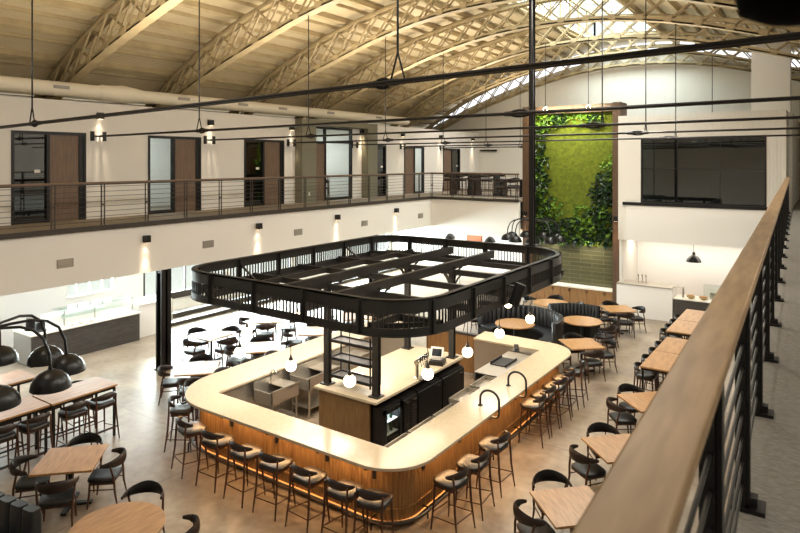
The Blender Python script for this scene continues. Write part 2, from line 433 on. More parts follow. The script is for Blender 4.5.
# tie rods with turnbuckles and hangers
rodn = ['black tie rod crossing highest in the picture, nearest the camera', 'black tie rod anchored beside the first upstairs door',
        'black tie rod anchored beside the second upstairs door', 'black tie rod anchored beside the third upstairs door',
        'black tie rod anchored at the grey-framed glass door', 'black tie rod anchored beyond the grey pier upstairs', 'black tie rod anchored above the far end of the walkway']
for i, y in enumerate([5.58, 9.3, 13.02, 16.74, 20.5, 24.1, 27.7]):
    zl, zr = (6.2,6.62) if i == 0 else (6.28,6.45-.03*i)
    zz = lambda x: zl + (zr-zl)*(x-XW)/(3.2-XW)
    if i >= 5: 
        if i == 5: xr = -10.4
        else: xr = -2.
    else: xr = 3.2
    o = empty('tie_rod', (0,y,0), 0, rodn[i], 'tie rod', 'tie rods across the vault')
    for s in (-.045,.045):
        MB().tube([(XW,s,zz(XW)),(xr,s,zz(xr))], .024, 8).build('rod', M['black'], o)
    for x in (-12.1, -4.1):
        if x > xr: continue
        k = .1 if (x < -8 or i == 0) else .17
        tb = MB().tube([(x+k*cos(R(q)),.0,zz(x)+.05*sin(R(q))) for q in range(0,360,20)], .02, 8, closed=True)
        tb.tube([(x+k*cos(R(q)),.05*sin(R(q)),zz(x)) for q in range(0,360,20)], .018, 8, closed=True)
        for e in (-1,1): tb.tube([(x+e*(k-.02),0,zz(x+e*k)),(x+e*(k+.1),0,zz(x+e*(k+.1)))], [.045,.038], 10)
        tb.build('turnbuckle', M['black'], o)
        xh = x + (-.1 if x < -8 else .2)
        h = MB().tube([(xh,0,zz(xh)+.3),(xh,0,zb(xh))], .014, 6)
        v_ = .1 if (x < -8 or i == 0) else .025
        h.tube([(xh-v_,0,zz(xh)),(xh,0,zz(xh)+.32)], .012, 6); h.tube([(xh+v_,0,zz(xh)),(xh,0,zz(xh)+.32)], .012, 6)
        h.build('hanger', M['black'], o)
    br = MB()
    for s in (-.17,.17): br.box(XW,XW+.05,s-.045,s+.045,zl-.13,zl+.13)
    br.box(XW+.03,XW+.06,-.17,.17,zl-.02,zl+.02); br.build('wall_bracket', M['black'], o)

# cream duct along the top of the door wall
o = empty('air_duct', (-16.95,0,7.53), 0, 'round cream air duct running above the upstairs door wall', 'duct')
MB().tube([(0,-4,0),(0,9.6,0)], .2, 18).build('duct_run', M['duct'], o)
MB().tube([(0,9.5,0),(0,9.62,0),(0,9.75,0),(0,10.25,0),(0,10.4,0),(0,10.9,0)], [.2,.25,.23,.27,.25,.19], 18).build('duct_coupling', M['duct'], o)
MB().tube([(0,10.8,0),(0,25.0,0)], .19, 18).build('duct_run', M['duct'], o)
for y in (8.4,12.2,14.6,16.5,19.2,22.5):
    MB().cbox((.2,y,.03),(.02,.42,.09)).build('duct_grille', M['ventgrey'], o)

# ------------------------------------------------------------------ upstairs doors
dl = ['upstairs door with black sidelight, first from the picture edge', 'upstairs walnut door with a bright glass sidelight showing an office', 'upstairs walnut door with dark sidelight left of the grey pier',
      'tall upstairs glass entrance framed by grey piers', 'narrow dark glass door right of the grey pier', 'upstairs walnut door with narrow pale glass beside it', 'last upstairs walnut door with dark glass, near the lounge']
for i, (a,bb,t) in enumerate(DOORS):
    o = empty('door_%d' % (i+1), (XW-.06,(a+bb)/2,MZ), 0, dl[i], 'door', kind='structure')
    w = bb-a; h = t-MZ; y0, y1 = -w/2, w/2
    f = MB().box(-.06,.08,y0,y0+.07,0,h); f.box(-.06,.08,y1-.07,y1,0,h); f.box(-.06,.08,y0+.07,y1-.07,h-.08,h)
    glow = i in (1,3,5)
    if i < 3:   gl = (y0+.07, y0+w*.45); wd = (y0+w*.49, y1-.18)
    elif i == 3: gl = (y0+w*.36, y1-.07); wd = (y0+.07, y0+w*.34)
    elif i == 4: gl = (y0+.07, y1-.07); wd = None
    else: gl = (y0+w*.53, y1-.07); wd = (y0+.07, y0+w*.5)
    if wd and i < 3: f.box(-.06,.08,gl[1],wd[0],0,h-.08); f.box(-.06,.06,wd[1],y1-.07,0,h-.08)
    elif wd: f.box(-.06,.08,wd[1],gl[0],0,h-.08)
    if i == 3: f.box(-.06,.08,y0+.07,wd[1],2.27,2.36); f.box(-.06,.08,gl[0],gl[1],2.3,2.38)
    f.box(-.04,.05,gl[0],gl[1],0,.1)
    f.build('door_frame', M['black'], o)
    if wd:
        MB().box(-.02,.03,wd[0],wd[1],.01,2.27 if i==3 else h-.08).build('door_leaf', M['doorwood'], o)
        hy = wd[0]+.07 if i < 3 else wd[1]-.07
        MB().tube([(.03,hy,1.0),(.08,hy,1.0),(.08,hy+.1,1.0)], .012, 8).build('door_handle', M['chrome'], o)
    if i == 3: MB().box(0,.01,y0+.07,wd[1],2.36,h-.08).build('glass_pane', M['glass'], o)
    MB().box(0,.01,gl[0],gl[1],.1,2.3 if i==3 else h-.08).build('glass_pane', M['glass'] if glow else M['darkglass'], o)
    if i == 3: MB().box(0,.01,gl[0],gl[1],2.38,h-.08).build('glass_pane', M['glass'], o)
    if i in (0,2,4,6): tag(MB().box(.02,.03,gl[1]-.28,gl[1]-.14,1.28,1.36).build('door_sign', M['white'], o), 'small white door sign')
# rooms behind the doors
g = MB().box(-19.7,-19.55,-4,31.8,MZ,7.0); g.box(-19.6,XW-.15,-4,31.8,7.0,7.1)
for y in (9.7,13.9,17.3,20.8,23.6,26.6): g.box(-19.6,XW-.15,y-.05,y+.05,MZ,7.0)
struct(g, 'wall_offices', M['wall'], 'inner walls of the upstairs offices', 'wall')
# grey piers and header around the tall glass entrance
g = MB().box(XW,-16.22,16.96,17.74,MZ,7.2); g.box(XW,-16.22,21.0,21.67,MZ,7.2); g.box(XW,-16.22,17.74,21.0,6.98,7.22)
struct(g, 'trim_2', M['greypier'], 'grey-green piers and header around the tall upstairs glass entrance', 'trim')

# ------------------------------------------------------------------ balcony railings
def railing(label, run, rot, loc, posts, capw, capm, postm, base, zc, ncab, cabr, name='balcony_railing'):
    """local: runs along +Y from 0 to run"""
    o = empty(name, loc, rot, label, 'railing')
    MB().box(-capw/2,capw/2,0,run,1.03,1.075 if capw < .1 else 1.07).build('handrail', capm, o, bevel=.006)
    MB().box(-.025,.025,0,run,1.0,1.03).build('top_rail', postm, o)
    for y in posts:
        p = MB().box(-.012,.012,y-.05,y-.03,0,1.0); p.box(-.012,.012,y+.03,y+.05,0,1.0); p.box(-.03,.03,y-.05,y+.05,.0,.02); p.box(-.01,.01,y-.03,y+.03,.5,.54)
        if base: p.box(-.06,.09,y-.06,y+.06,0,.02); p.box(.0,.06,y-.03,y+.03,.02,.06); p.box(-.03,.03,y-.035,y+.035,0,1.0)
        p.build('post', postm, o)
    for k in range(ncab):
        z = .12 + k*(.84/(ncab-1))
        MB().tube([(0,0,z),(0,run,z)], cabr, 6).build('cable', M['dark'] if not base else M['black'], o)
    return o
posts = [7.11+1.18*k for k in range(-8,14)]
railing('steel balcony railing with brown handrail in front of the upstairs doors', YF+3, 0, (XL,-3,MZ), [p+3 for p in posts if p < YF], .06, M['railbrown'], M['dark'], False, 0, 8, .006)
o = railing('far balcony railing in front of the upstairs lounge beside the moss wall', 4.2, -pi/2, (XL,YF,MZ), [.05,1.1,2.1,3.1,4.1], .06, M['railbrown'], M['dark'], False, 0, 8, .006)
# the camera-side balcony
ang = math.atan2(-.79, 20.77)
rx = lambda y: -.302 - .0380*(y-2.55)
y0r, y1r = -2., 23.25
o = railing('wide oak handrail on black steel posts right beside the camera', y1r-y0r, math.atan(.0380), (rx(y0r),y0r,MZ),
        [1.245*k+.25 for k in range(0,20)], .115, M['railwood'], M['black'], True, 0, 9, .007)
g = MB(); ys = [-4,31.6]
g.add([(rx(-4)-.12,-4,3.9),(3.2,-4,3.9),(3.2,31.6,3.9),(rx(23.3)-.12,31.6,3.9),(rx(-4)-.12,-4,MZ),(3.2,-4,MZ),(3.2,31.6,MZ),(rx(23.3)-.12,31.6,MZ)],
      [(0,3,2,1),(4,5,6,7),(0,1,5,4),(1,2,6,5),(2,3,7,6),(3,0,4,7)])
struct(g, 'floor_balcony', M['carpet'], 'grey carpeted balcony floor behind the wide oak handrail', 'floor')
struct(MB().box(-1.05,3.2,30.6,30.8,MZ,8.2), 'wall_balcony_end', mat('tan_wall','#c9b596',.7), 'tan wall at the far end of the camera-side balcony', 'wall')

# ------------------------------------------------------------------ far end: moss wall, window block, kitchen alcove
struct(MB().box(-10.36,-6.4,24.3,24.5,0,7.8), 'wall_far', M['pierwood'], 'walnut backing wall behind the moss panel', 'wall')
g = MB().box(-10.36,-10.09,23.75,24.3,0,7.8); g.box(-6.69,-6.4,23.6,24.3,0,7.8); g.box(-10.09,-6.69,23.85,24.3,7.5,7.8)
struct(g, 'trim_3', M['pierwood'], 'tall walnut surround framing the moss wall', 'trim')
struct(MB().box(-10.09,-6.69,24.2,24.3,.6,2.28), 'wall_tiled', M['tile'], 'olive green tiled wall between moss and cabinets', 'wall')
g = MB(); wall_open(g,'y',23.3,23.45,-6.4,-1.15,2.72,7.25,[(-5.6,-1.69,4.11,6.4)])
g.box(-6.4,-6.28,23.45,25.8,0,7.25); g.box(-1.27,-1.15,23.45,27.5,4.0,7.25); g.box(-6.28,-1.27,27.4,27.5,2.72,7.25)
g.box(-6.28,-1.27,23.45,27.4,6.95,7.25)
struct(g, 'wall_conference_block', M['rib'], 'white block with the dark conference room window', 'wall')
struct(MB().box(-6.1,-1.6,23.24,23.3,2.72,4.0), 'trim_4', M['wall'], 'white fascia panel under the conference room window', 'trim')
struct(MB().box(-6.22,-1.66,23.2,23.32,4.0,4.11), 'trim_5', M['black'], 'black sill strip under the conference room window', 'trim')
g = MB().box(-6.28,3.2,23.45,25.6,2.72,2.82)
struct(g, 'ceiling_alcove', M['wall'], 'white soffit of the kitchen alcove', 'ceiling')
g = MB().box(-6.28,-1.27,23.45,27.4,MZ-.1,MZ)
struct(g, 'floor_conference', M['carpet'], 'carpet floor of the conference room', 'floor')
struct(MB().box(-6.28,3.2,25.6,25.7,0,2.72), 'wall_alcove', M['wall_bright'], 'warm white back wall of the kitchen alcove', 'wall')
struct(MB().box(-6.4,-4.5,23.1,23.28,0,1.14).box(-6.28,-4.5,23.28,23.9,0,1.12), 'wall_half', M['wall_bright'], 'white half wall in front of the kitchen alcove', 'wall')
struct(MB().box(-6.4,-4.5,23.07,23.95,1.14,1.17), 'trim_6', M['stain'], 'thin dark cap on the kitchen half wall', 'trim')
struct(MB().box(-2.25,-1.1,24.7,25.4,7.25,9.75).box(-1.15,-1.05,24.7,30.7,2.6,7.25), 'wall_pier', M['wall_bright'], 'tall white pier beside the conference room block', 'wall')
o = empty('window_10', (-3.645,23.33,4.11), 0, 'wide dark conference room window above the kitchen alcove', 'window', kind='structure')
w, h = 3.91, 2.29
f = MB().box(-w/2,-w/2+.05,-.04,.06,0,h); f.box(w/2-.05,w/2,-.04,.06,0,h); f.box(-w/2+.05,w/2-.05,-.04,.06,h-.06,h); f.box(-w/2+.05,w/2-.05,-.04,.06,0,.05)
for x in (-.75,.6): f.box(x-.008,x+.008,-.01,.03,.05,h-.06)
f.box(-w/2,w/2,-.01,.03,1.2,1.225)
f.build('window_frame', M['black'], o); MB().box(-w/2+.05,w/2-.05,.0,.012,.05,h-.06).build('window_pane', M['darkglass'], o)
# ground floor rooms behind
struct(MB().box(-20.2,-10.36,28.3,28.45,0,2.71), 'wall_kitchen', M['wall_bright'], 'bright white back wall of the room under the far lounge', 'wall')

# ------------------------------------------------------------------ moss wall
o = empty('moss_wall', (-8.39,24.2,2.28), 0, 'bright green living moss wall with leafy plants around its edges', 'living wall')
W, H = 3.4, 5.22
MB().box(-W/2,W/2,-.06,.1,0,H).build('moss_panel', M['moss'], o, smooth=0)
def leaves(spots, size, n, spread, depth=.25):
    g = MB()
    for (cx, cz, r) in spots:
        for k in range(int(n*r*r)):
            a = random.random()*2*pi; d = r*sqrt(random.random())
            x, z = cx+d*cos(a), cz+d*sin(a)*1.1
            if not (-W/2 < x < W/2 and .02 < z < H-.02): continue
            y = -.08 - random.random()*depth*(1-d/r*.7)
            s = size*(.6+.8*random.random())
            u = Vector((random.uniform(-1,1), random.uniform(-.7,.1), random.uniform(-1,.5))).normalized()
            v = u.cross(Vector((random.uniform(-.4,.4),-1,random.uniform(-.4,.8)))).normalized()
            q = u.cross(v)*.12*s
            p = Vector((x,y,z))
            g.add([p, p+u*s*.45+v*s*.32-q, p+u*s, p+u*s*.45-v*s*.32-q, p+u*s*.5+q], [(0,1,4),(1,2,4),(2,3,4),(3,0,4)])
    return g
sl = [(-1.45,4.9,.45),(-.9,5.0,.4),(-.3,5.05,.3),(.35,5.0,.3),(.9,5.0,.35),(-1.5,4.3,.35),(-1.5,3.4,.3),(-1.35,2.8,.3),(-1.3,2.1,.35),(-.9,1.3,.5),(-1.4,.9,.35),(1.5,3.2,.35),(1.55,2.6,.25),(1.2,1.3,.3),(.45,1.1,.5),(.8,.7,.45),(-.3,.35,.3),(.35,.3,.3),(1.5,.5,.3)]
sd = [(-1.3,4.6,.3),(-.5,4.95,.3),(-1.45,3.9,.35),(-1.4,3.1,.4),(-1.35,2.45,.35),(-1.2,1.7,.4),(-1.35,1.3,.4),(-1.0,.6,.5),(-.5,.5,.4),(1.3,2.4,.5),(1.0,2.1,.35),(1.4,1.7,.5),(.9,1.2,.4),(1.3,.8,.5),(.2,.7,.4),(.6,.35,.4),(1.4,.25,.4),(-1.5,.3,.4),(-.1,.2,.35),(.9,4.9,.25)]
l1 = leaves(sl,.17,330,.3).build('bright_foliage', M['leafl'], o, smooth=0); l1['kind'] = 'stuff'
l2 = leaves(sd,.18,420,.3,.2).build('dark_foliage', M['leafd'], o, smooth=0); l2['kind'] = 'stuff'

# cabinets and counter below the tiles
cabs = [('walnut cabinet at the left end of the low row under the green tiles','a'),('second oak cabinet from the left under the green tiles','b'),('middle oak cabinet in the low row under the green tiles','c'),('fourth oak cabinet from the left under the green tiles','d'),('oak cabinet at the right end under the green tiles, beside the pier','e')]
cw = 3.4/5
for i,(l,_) in enumerate(cabs):
    o = empty('low_cabinet', (-10.09+cw*(i+.5),23.95,0), 0, l.replace('walnut','oak'), 'cabinet', 'oak cabinets under the green tiles')
    MB().box(-cw/2,cw/2,-.2,.25,.08,.66).box(-cw/2,cw/2,-.15,.25,0,.08).build('body', M['oakdark'], o)
    for s in (-1,1):
        d = MB().box(min(0,s*cw/2)+.006,max(0,s*cw/2)-.006,-.225,-.2,.09,.64).build('door', M['oakdark'], o, bevel=.004)
        MB().box(s*.03-.006,s*.03+.006,-.245,-.225,.5,.6).build('handle', M['black'], d)
o = MB().box(-10.09,-6.69,23.68,24.2,.66,.72).build('counter_slab', M['whitetop'], None, bevel=.004)
tag(o, 'cream counter slab along the top of the low oak cabinets', 'counter')

# ------------------------------------------------------------------ bar
def rpath(x0,x1,y0,y1,r,n=10,corners=(1,1,1,1)):
    """counter-clockwise from the lower right corner; corners: lower right, upper right, upper left, lower left"""
    out = []
    C = [(x1,y0,-1,1,-90),(x1,y1,-1,-1,0),(x0,y1,1,-1,90),(x0,y0,1,1,180)]
    for (x,y,sx,sy,a0),k in zip(C,corners):
        if not k: out.append((x,y)); continue
        for i in range(n+1):
            a = R(a0+90*i/n); out.append((x+sx*r+r*cos(a), y+sy*r+r*sin(a)))
    return out
def arc(cx,cy,r,a0,a1,n=12): return [(cx+r*cos(R(a0+(a1-a0)*i/n)), cy+r*sin(R(a0+(a1-a0)*i/n))) for i in range(n+1)]
BX0,BX1,BY0,BY1 = -10.8,-4.98,7.27,14.86
def bar_outer(ins, r=.8):
    r = r-ins; q = 1.25-ins
    x0,x1,y0,y1 = BX0+ins,BX1-ins,BY0+ins,BY1-ins
    return [(x0,BY1-.02)] + arc(x0+q,y0+q,q,180,270) + arc(x1-r,y0+r,r,270,360) + arc(x1-r,y1-r,r,0,90) + [(-7.55,y1)]
def dense(path, step):
    out = []
    for a,b in zip(path,path[1:]):
        L = hypot(b[0]-a[0],b[1]-a[1]); n = max(1,round(L/step))
        for i in range(n): out.append((a[0]+(b[0]-a[0])*i/n, a[1]+(b[1]-a[1])*i/n))
    return out+[path[-1]]
def offs(path, d):
    out = []
    for i,p in enumerate(path):
        a = path[max(i-1,0)]; b = path[min(i+1,len(path)-1)]
        tx,ty = b[0]-a[0],b[1]-a[1]; L = hypot(tx,ty) or 1
        dd = d[i] if isinstance(d,list) else d
        out.append((p[0]+ty/L*dd, p[1]-tx/L*dd))   # to the right of travel = outwards
    return out
bar = empty('bar_counter', (0,0,0), 0, 'large rounded bar with cream quartz top and fluted oak front, under the black canopy', 'bar')
inner = [(-7.5,14.12),(-5.72,14.12),(-5.72,7.94),(-9.86,7.94),(-9.86,BY1-.02)]
MB().prism(bar_outer(0)[::-1][::-1] + inner, 1.02, 1.07).build('countertop', M['quartz'], bar, bevel=.006)
inner2 = [(-7.5,14.16),(-5.8,14.16),(-5.8,7.86),(-9.94,7.86),(-9.94,BY1-.05)]
MB().prism(bar_outer(.34) + inner2, .0, 1.02).build('bar_carcass', M['stain'], bar)
fl = dense(bar_outer(.28), .034)
of = offs(fl, [(.012 if (i//1)%2 else -.006) for i in range(len(fl))])
MB().ribbon(of, offs(fl,-.03), .12, 1.02, closed=False).build('fluted_front', M['barwood'], bar, smooth=0)
kp = bar_outer(.34)
MB().ribbon(offs(kp,.0), offs(kp,-.03), 0, .12, closed=False).build('toe_kick', M['black'], bar)
lp = bar_outer(.262)
lo_ = MB().ribbon(offs(lp,.0), offs(lp,-.012), .125, .14, closed=False).build('led_strip', M['led'], bar); tag(lo_, 'glowing warm strip light near the floor')
up_ = bar_outer(.255)
tag(MB().ribbon(offs(up_,.0), offs(up_,-.02), .955, .985, closed=False).build('led_strip', emis('counter_led','#ff9a3c',5), bar), 'warm light strip tucked under the counter edge')
for nm,zz_,hh in (('trim_rail',.3,.03),('trim_rail',.98,.03)):
    MB().ribbon(offs(dense(bar_outer(.28),.2),.016), offs(dense(bar_outer(.28),.2),-.01), zz_, zz_+hh, closed=False).build(nm, M['barwood'], bar)
fr_ = [(p[0],p[1],.2) for p in bar_outer(.12)]
MB().tube(fr_[1:-1], .024, 10).build('foot_rail', M['dark'], bar)
def bracket(x,y,rz):
    g = MB().cbox((0,.0,.0),(.05,.26,.03)); g.cbox((0,.1,-.11),(.05,.035,.24))
    b_ = g.build('bracket', M['black'], bar); b_.location = (x,y,1.0); b_.rotation_euler = (0,0,rz)
    s_ = MB().bar((0,.2,-.8),(0,.02,-.8),.02,.02); s_.bar((0,.02,-.8),(0,.02,-.98),.02,.02)
    c_ = s_.build('rail_bracket', M['black'], bar); c_.location = (x,y,1.0); c_.rotation_euler = (0,0,rz)
for x in (-10.1,-8.95,-7.8,-6.65,-5.7): bracket(x,BY0+.16,0)
for y in (8.2,9.35,10.5,11.65,12.8,13.95): bracket(BX1-.16,y,pi/2)
for y in (8.3,9.6,10.9,12.2,13.5): bracket(BX0+.16,y,-pi/2)
# steel trays along the inside of the bar
tr = [(-9.3,8.08,1.1,.26,0),(-7.9,8.08,.7,.26,0),(-7.1,8.08,.72,.2,0),(-6.35,8.08,.66,.2,0)]
tr += [(-5.93,8.5,.2,.7,0),(-5.93,9.3,.2,.75,0),(-5.93,10.1,.2,.7,0),(-6.02,11.0,.36,.75,0),(-6.02,11.85,.36,.7,0)]
tdesc = ['brushed steel drainboard inside the bar corner near the sinks','steel bottle tray inside the front counter, left of the walnut cabinet end','steel bottle tray inside the front counter below the oak end panel','steel bottle tray at the inside front corner of the bar',
 'steel bottle tray by the glass-door fridge','steel bottle tray opposite the black drawers','steel bottle tray opposite the first black fridge door','glass-washer steel tray beside the near gooseneck rail','steel worktop tray beside the far gooseneck rail']
for (x,y,sx,sy,_),l in zip(tr,tdesc):
    o = MB().box(-sx/2,sx/2,-sy/2,sy/2,0,.015).box(-sx/2,-sx/2+.012,-sy/2,sy/2,.0,.09).box(sx/2-.012,sx/2,-sy/2,sy/2,0,.09).box(-sx/2,sx/2,-sy/2,-sy/2+.012,0,.09).box(-sx/2,sx/2,sy/2-.012,sy/2,0,.09).box(-sx/2+.02,-sx/2+.06,-sy/2+.02,-sy/2+.06,-.82,0).box(sx/2-.06,sx/2-.02,sy/2-.06,sy/2-.02,-.82,0).box(-sx/2+.02,-sx/2+.06,sy/2-.06,sy/2-.02,-.82,0).box(sx/2-.06,sx/2-.02,-sy/2+.06,-sy/2+.02,-.82,0).build('steel_tray', M['stain'], None, loc=(x,y,.82)); tag(o,l,'tray','steel trays inside the bar')

# stainless work units inside the left of the bar
def workunit(x0,x1,y0,y1,label,tap):
    o = empty('bar_sink', ((x0+x1)/2,(y0+y1)/2,0), 0, label, 'sink unit', 'stainless sink units')
    w,d = (x1-x0)/2,(y1-y0)/2
    g = MB(); wall_open_h = .86
    g.box(-w,w,-d,d,.62,.64); g.box(-w,-w+.02,-d,d,.64,.86); g.box(w-.02,w,-d,d,.64,.9); g.box(-w,w,-d,-d+.02,.64,.86); g.box(-w,w,d-.02,d,.64,.86)
    g.box(-w,w,d*.1,d,.84,.86)
    g.build('basin', M['stain'], o)
    MB().box(-w,-w+.02,-d,d,.86,1.0).build('splashback', M['stain'], o)
    for sx in (-1,1):
        for sy in (-1,1): MB().tube([(sx*(w-.05),sy*(d-.05),0),(sx*(w-.05),sy*(d-.05),.62)],.02,8).build('leg',M['stain'],o)
    MB().box(-w+.04,w-.04,-d+.04,d-.04,.2,.22).build('undershelf', M['stain'], o)
    if tap:
        t = MB().tube([(-w+.1,0,.86),(-w+.1,0,1.1)]+[(-w+.1+.09-.09*cos(R(a)),0,1.1+.09*sin(R(a))) for a in range(20,181,20)],.014,8)
        t.tube([(-w+.1,-.1,.92),(-w+.1,.1,.92)],.014,6); t.build('tap',M['chrome'],o)
workunit(-9.85,-9.3,8.85,9.65,'stainless sink unit with a tap, inside the bar corner',True)
workunit(-9.85,-9.25,9.9,11.0,'longer stainless sink unit behind the tap sink, inside the bar',False)
workunit(-9.85,-9.3,11.3,12.2,'stainless unit furthest along the window side, inside the bar',False)

# back bar with fridges
bb = empty('back_bar', (-7.7,10.95,0), 0, 'central back bar cabinet with quartz top and oak end panel inside the bar', 'back bar')
MB().box(-.78,.76,-1.73,1.68,1.05,1.1).build('countertop', M['quartz'], bb, bevel=.004)
MB().box(-.70,.22,-1.62,1.6,0,1.05).build('carcass', M['oakdark'], bb)
MB().box(-.72,.55,-1.66,-1.62,0,1.05).build('end_panel', mat('back_bar_oak','#86673f',.5,c2='#745635',scale=(12,12,1.2),nscale=2.5), bb)
MB().box(.22,.68,1.56,1.62,0,1.05).build('end_panel', M['oakdark'], bb)
fz = [(-1.60,-.98,'under-counter fridge with lit glass door at the near corner of the back bar'),(-.95,-.45,'black under-counter cabinet with drawer vents beside the glass-door fridge'),(-.42,.52,'black solid-door fridge in the middle of the back bar'),(.55,1.5,'black solid-door fridge at the far end of the back bar')]
for i,(a,b_,l) in enumerate(fz):
    o = empty('bar_fridge', (-7.47,10.95+(a+b_)/2,0), 0, l, 'fridge', 'under-counter fridges of the back bar')
    w = (b_-a)/2-.01
    f = MB().box(0,.58,-w,w,.0,.04); f.box(0,.58,-w,w,.88,.94); f.box(0,.58,-w,-w+.03,.04,.88); f.box(0,.58,w-.03,w,.04,.88); f.box(0,.03,-w,w,.04,.88)
    f.build('body', M['black'], o)
    if i == 0:
        d = MB().box(.58,.62,-w,-w+.09,.06,.9); d.box(.58,.62,w-.07,w,.06,.9); d.box(.58,.62,-w,w,.82,.9); d.box(.58,.62,-w,w,.04,.12)
        d = d.build('door', M['black'], o)
        MB().box(.59,.6,-w+.09,w-.07,.12,.82).build('glass_pane', M['glass'], d)
        for z in (.36,.6): MB().box(.05,.54,-w+.04,w-.04,z,z+.012).build('shelf', M['white'], o)
        MB().box(.05,.56,-w+.04,w-.04,.865,.878).build('light_strip', emis('fridge_light','#dfeeff',14), o)
        MB().box(.03,.04,-w+.03,w-.03,.05,.87).build('liner', M['white'], o)
    elif i == 1:
        for k in range(2):
            y0,y1 = (-w+.005,-.005) if k==0 else (.005,w-.005)
            d = MB().box(.58,.62,y0,y1,.04,.9)
            d = d.build('door', M['black'], o)
            v = MB()
            for q in range(5+5*k): v.box(.62,.628,y0+.05,y1-.05,.16+.06*q,.18+.06*q)
            v.build('vent', M['dark'], d); MB().box(.62,.65,y0+.06,y1-.06,.83,.85).build('handle', M['chrome'], d)
    else:
        d = MB().box(.58,.62,-w,w,.04,.9).build('door', M['black'], o, bevel=.005)
        MB().box(.62,.65,w-.24,w-.1,.83,.85).build('handle', M['chrome'], d)
# bottles inside the glass fridge
for z in (.37,.61):
    for k in range(4):
        b_ = MB().lathe([(.03,0),(.032,.02),(.032,.11),(.014,.15),(.013,.19)],(0,0,0),10).build('bottle', M['leafd'] if k%2 else M['white'], None, loc=(-7.02,9.48+.11*k,z+.001+.001))
        tag(b_, ('pale' if k%2==0 else 'dark green')+' bottle on the '+('lower' if z<.5 else 'upper')+' shelf inside the lit glass-door fridge', 'bottle', 'bottles in the glass-door fridge, '+('pale' if k%2==0 else 'green')+(' lower' if z<.5 else ' upper'))

# beer tap tower, till, small device
o = empty('beer_tap_tower', (-7.05,10.95,1.1), R(8), 'chrome beer tap tower with a row of taps on the back bar', 'beer tap')
for y in (-.22,.22): MB().lathe([(.06,0),(.06,.015),(.038,.03),(.038,.34)],(0,y,0),14).build('column', M['chrome'], o)
MB().tube([(0,-.27,.34),(0,.27,.34)],.045,14).build('header', M['chrome'], o)
for k in range(5):
    y = -.2+.1*k
    t_ = MB().tube([(.03,y,.33),(.09,y,.32),(.1,y,.26)],.011,8).build('tap', M['chrome'], o)
    MB().lathe([(.008,0),(.014,.03),(.012,.11),(.004,.12)],(.07,y,.34),8).build('handle', M['black'], t_)
MB().box(-.02,.14,-.26,.26,.0,.012).build('drip_tray', M['stain'], o)
o = empty('till', (-7.15,11.75,1.1), R(15), 'white touchscreen till with tilted black screen on the back bar', 'till')
MB().box(-.16,.16,-.12,.2,0,.1).build('cash_drawer', M['black'], o, bevel=.006)
MB().cbox((0,.06,.13),(.22,.2,.06)).build('stand', M['white'], o, bevel=.01)
sc_ = MB().cbox((0,.0,.27),(.3,.025,.22),0,R(-25)).build('bezel', M['white'], o, bevel=.008)
MB().cbox((0,-.0145,.264),(.22,.004,.16),0,R(-25)).build('screen', M['screen'], sc_)
o = empty('card_reader', (-6.15,13.75,1.07), R(30), 'small black card reader standing on the far end of the bar counter', 'card reader')
MB().box(-.06,.06,-.09,.09,0,.03).build('base', M['black'], o, bevel=.005); MB().cbox((0,.03,.08),(.11,.14,.03),0,R(40)).build('keypad', M['black'], o, bevel=.005)
o = MB().box(-.2,.2,-.3,.3,0,.02).box(-.2,-.18,-.3,.3,.02,.06).box(.18,.2,-.3,.3,.02,.06).build('drip_mat', M['black'], None, loc=(-6.25,13.25,.905)); tag(o,'black drip mat on the steel top near the far end of the bar','mat')
o = MB().box(-.3,.3,-.9,.9,.0,.02).box(-.3,-.27,-.9,.9,-.885,0).box(.27,.3,-.9,.9,-.885,0).build('steel_worktop', M['stain'], None, loc=(-6.22,13.2,.885)); tag(o,'stainless worktop behind the far right corner of the bar','worktop')

# oak gate and panel at the open corner of the bar
o = empty('bar_gate', (-8.3,14.5,0), 0, 'low oak panel with a dark cap closing the back opening of the bar', 'gate')
MB().box(-.85,.76,-.03,.03,.02,1.0).build('panel', M['oakdark'], o); MB().box(-.87,.76,-.06,.06,1.0,1.05).build('cap', M['dark'], o)

# gooseneck rails over the counter
for (y,l) in ((10.3,'black gooseneck rail arching over the bar counter, nearer the camera'),(11.52,'black gooseneck rail arching over the bar counter, further along')):
    o = empty('gooseneck_rail', (-5.33,y,1.07), 0, l, 'rail', 'gooseneck rails on the bar')
    pts = [(0,0,0),(0,0,.14)]+[(.19-.19*cos(R(a)),0,.14+.17*sin(R(a))) for a in range(15,181,15)]+[(.38,0,-.06)]+[(.30+.08*cos(R(a)),0,-.08-.08*sin(R(a))) for a in range(15,91,15)]+[(.06,0,-.16)]
    MB().tube(pts,.022,10).build('tube', M['black'], o)
    MB().lathe([(.05,0),(.05,.012),(.03,.02)],(0,0,0),14).build('base_flange', M['black'], o)
    MB().tube([(.06,0,-.16),(.0,0,-.16),(-.0,0,-.055)],.022,10).build('return_pipe', M['copper'], o)

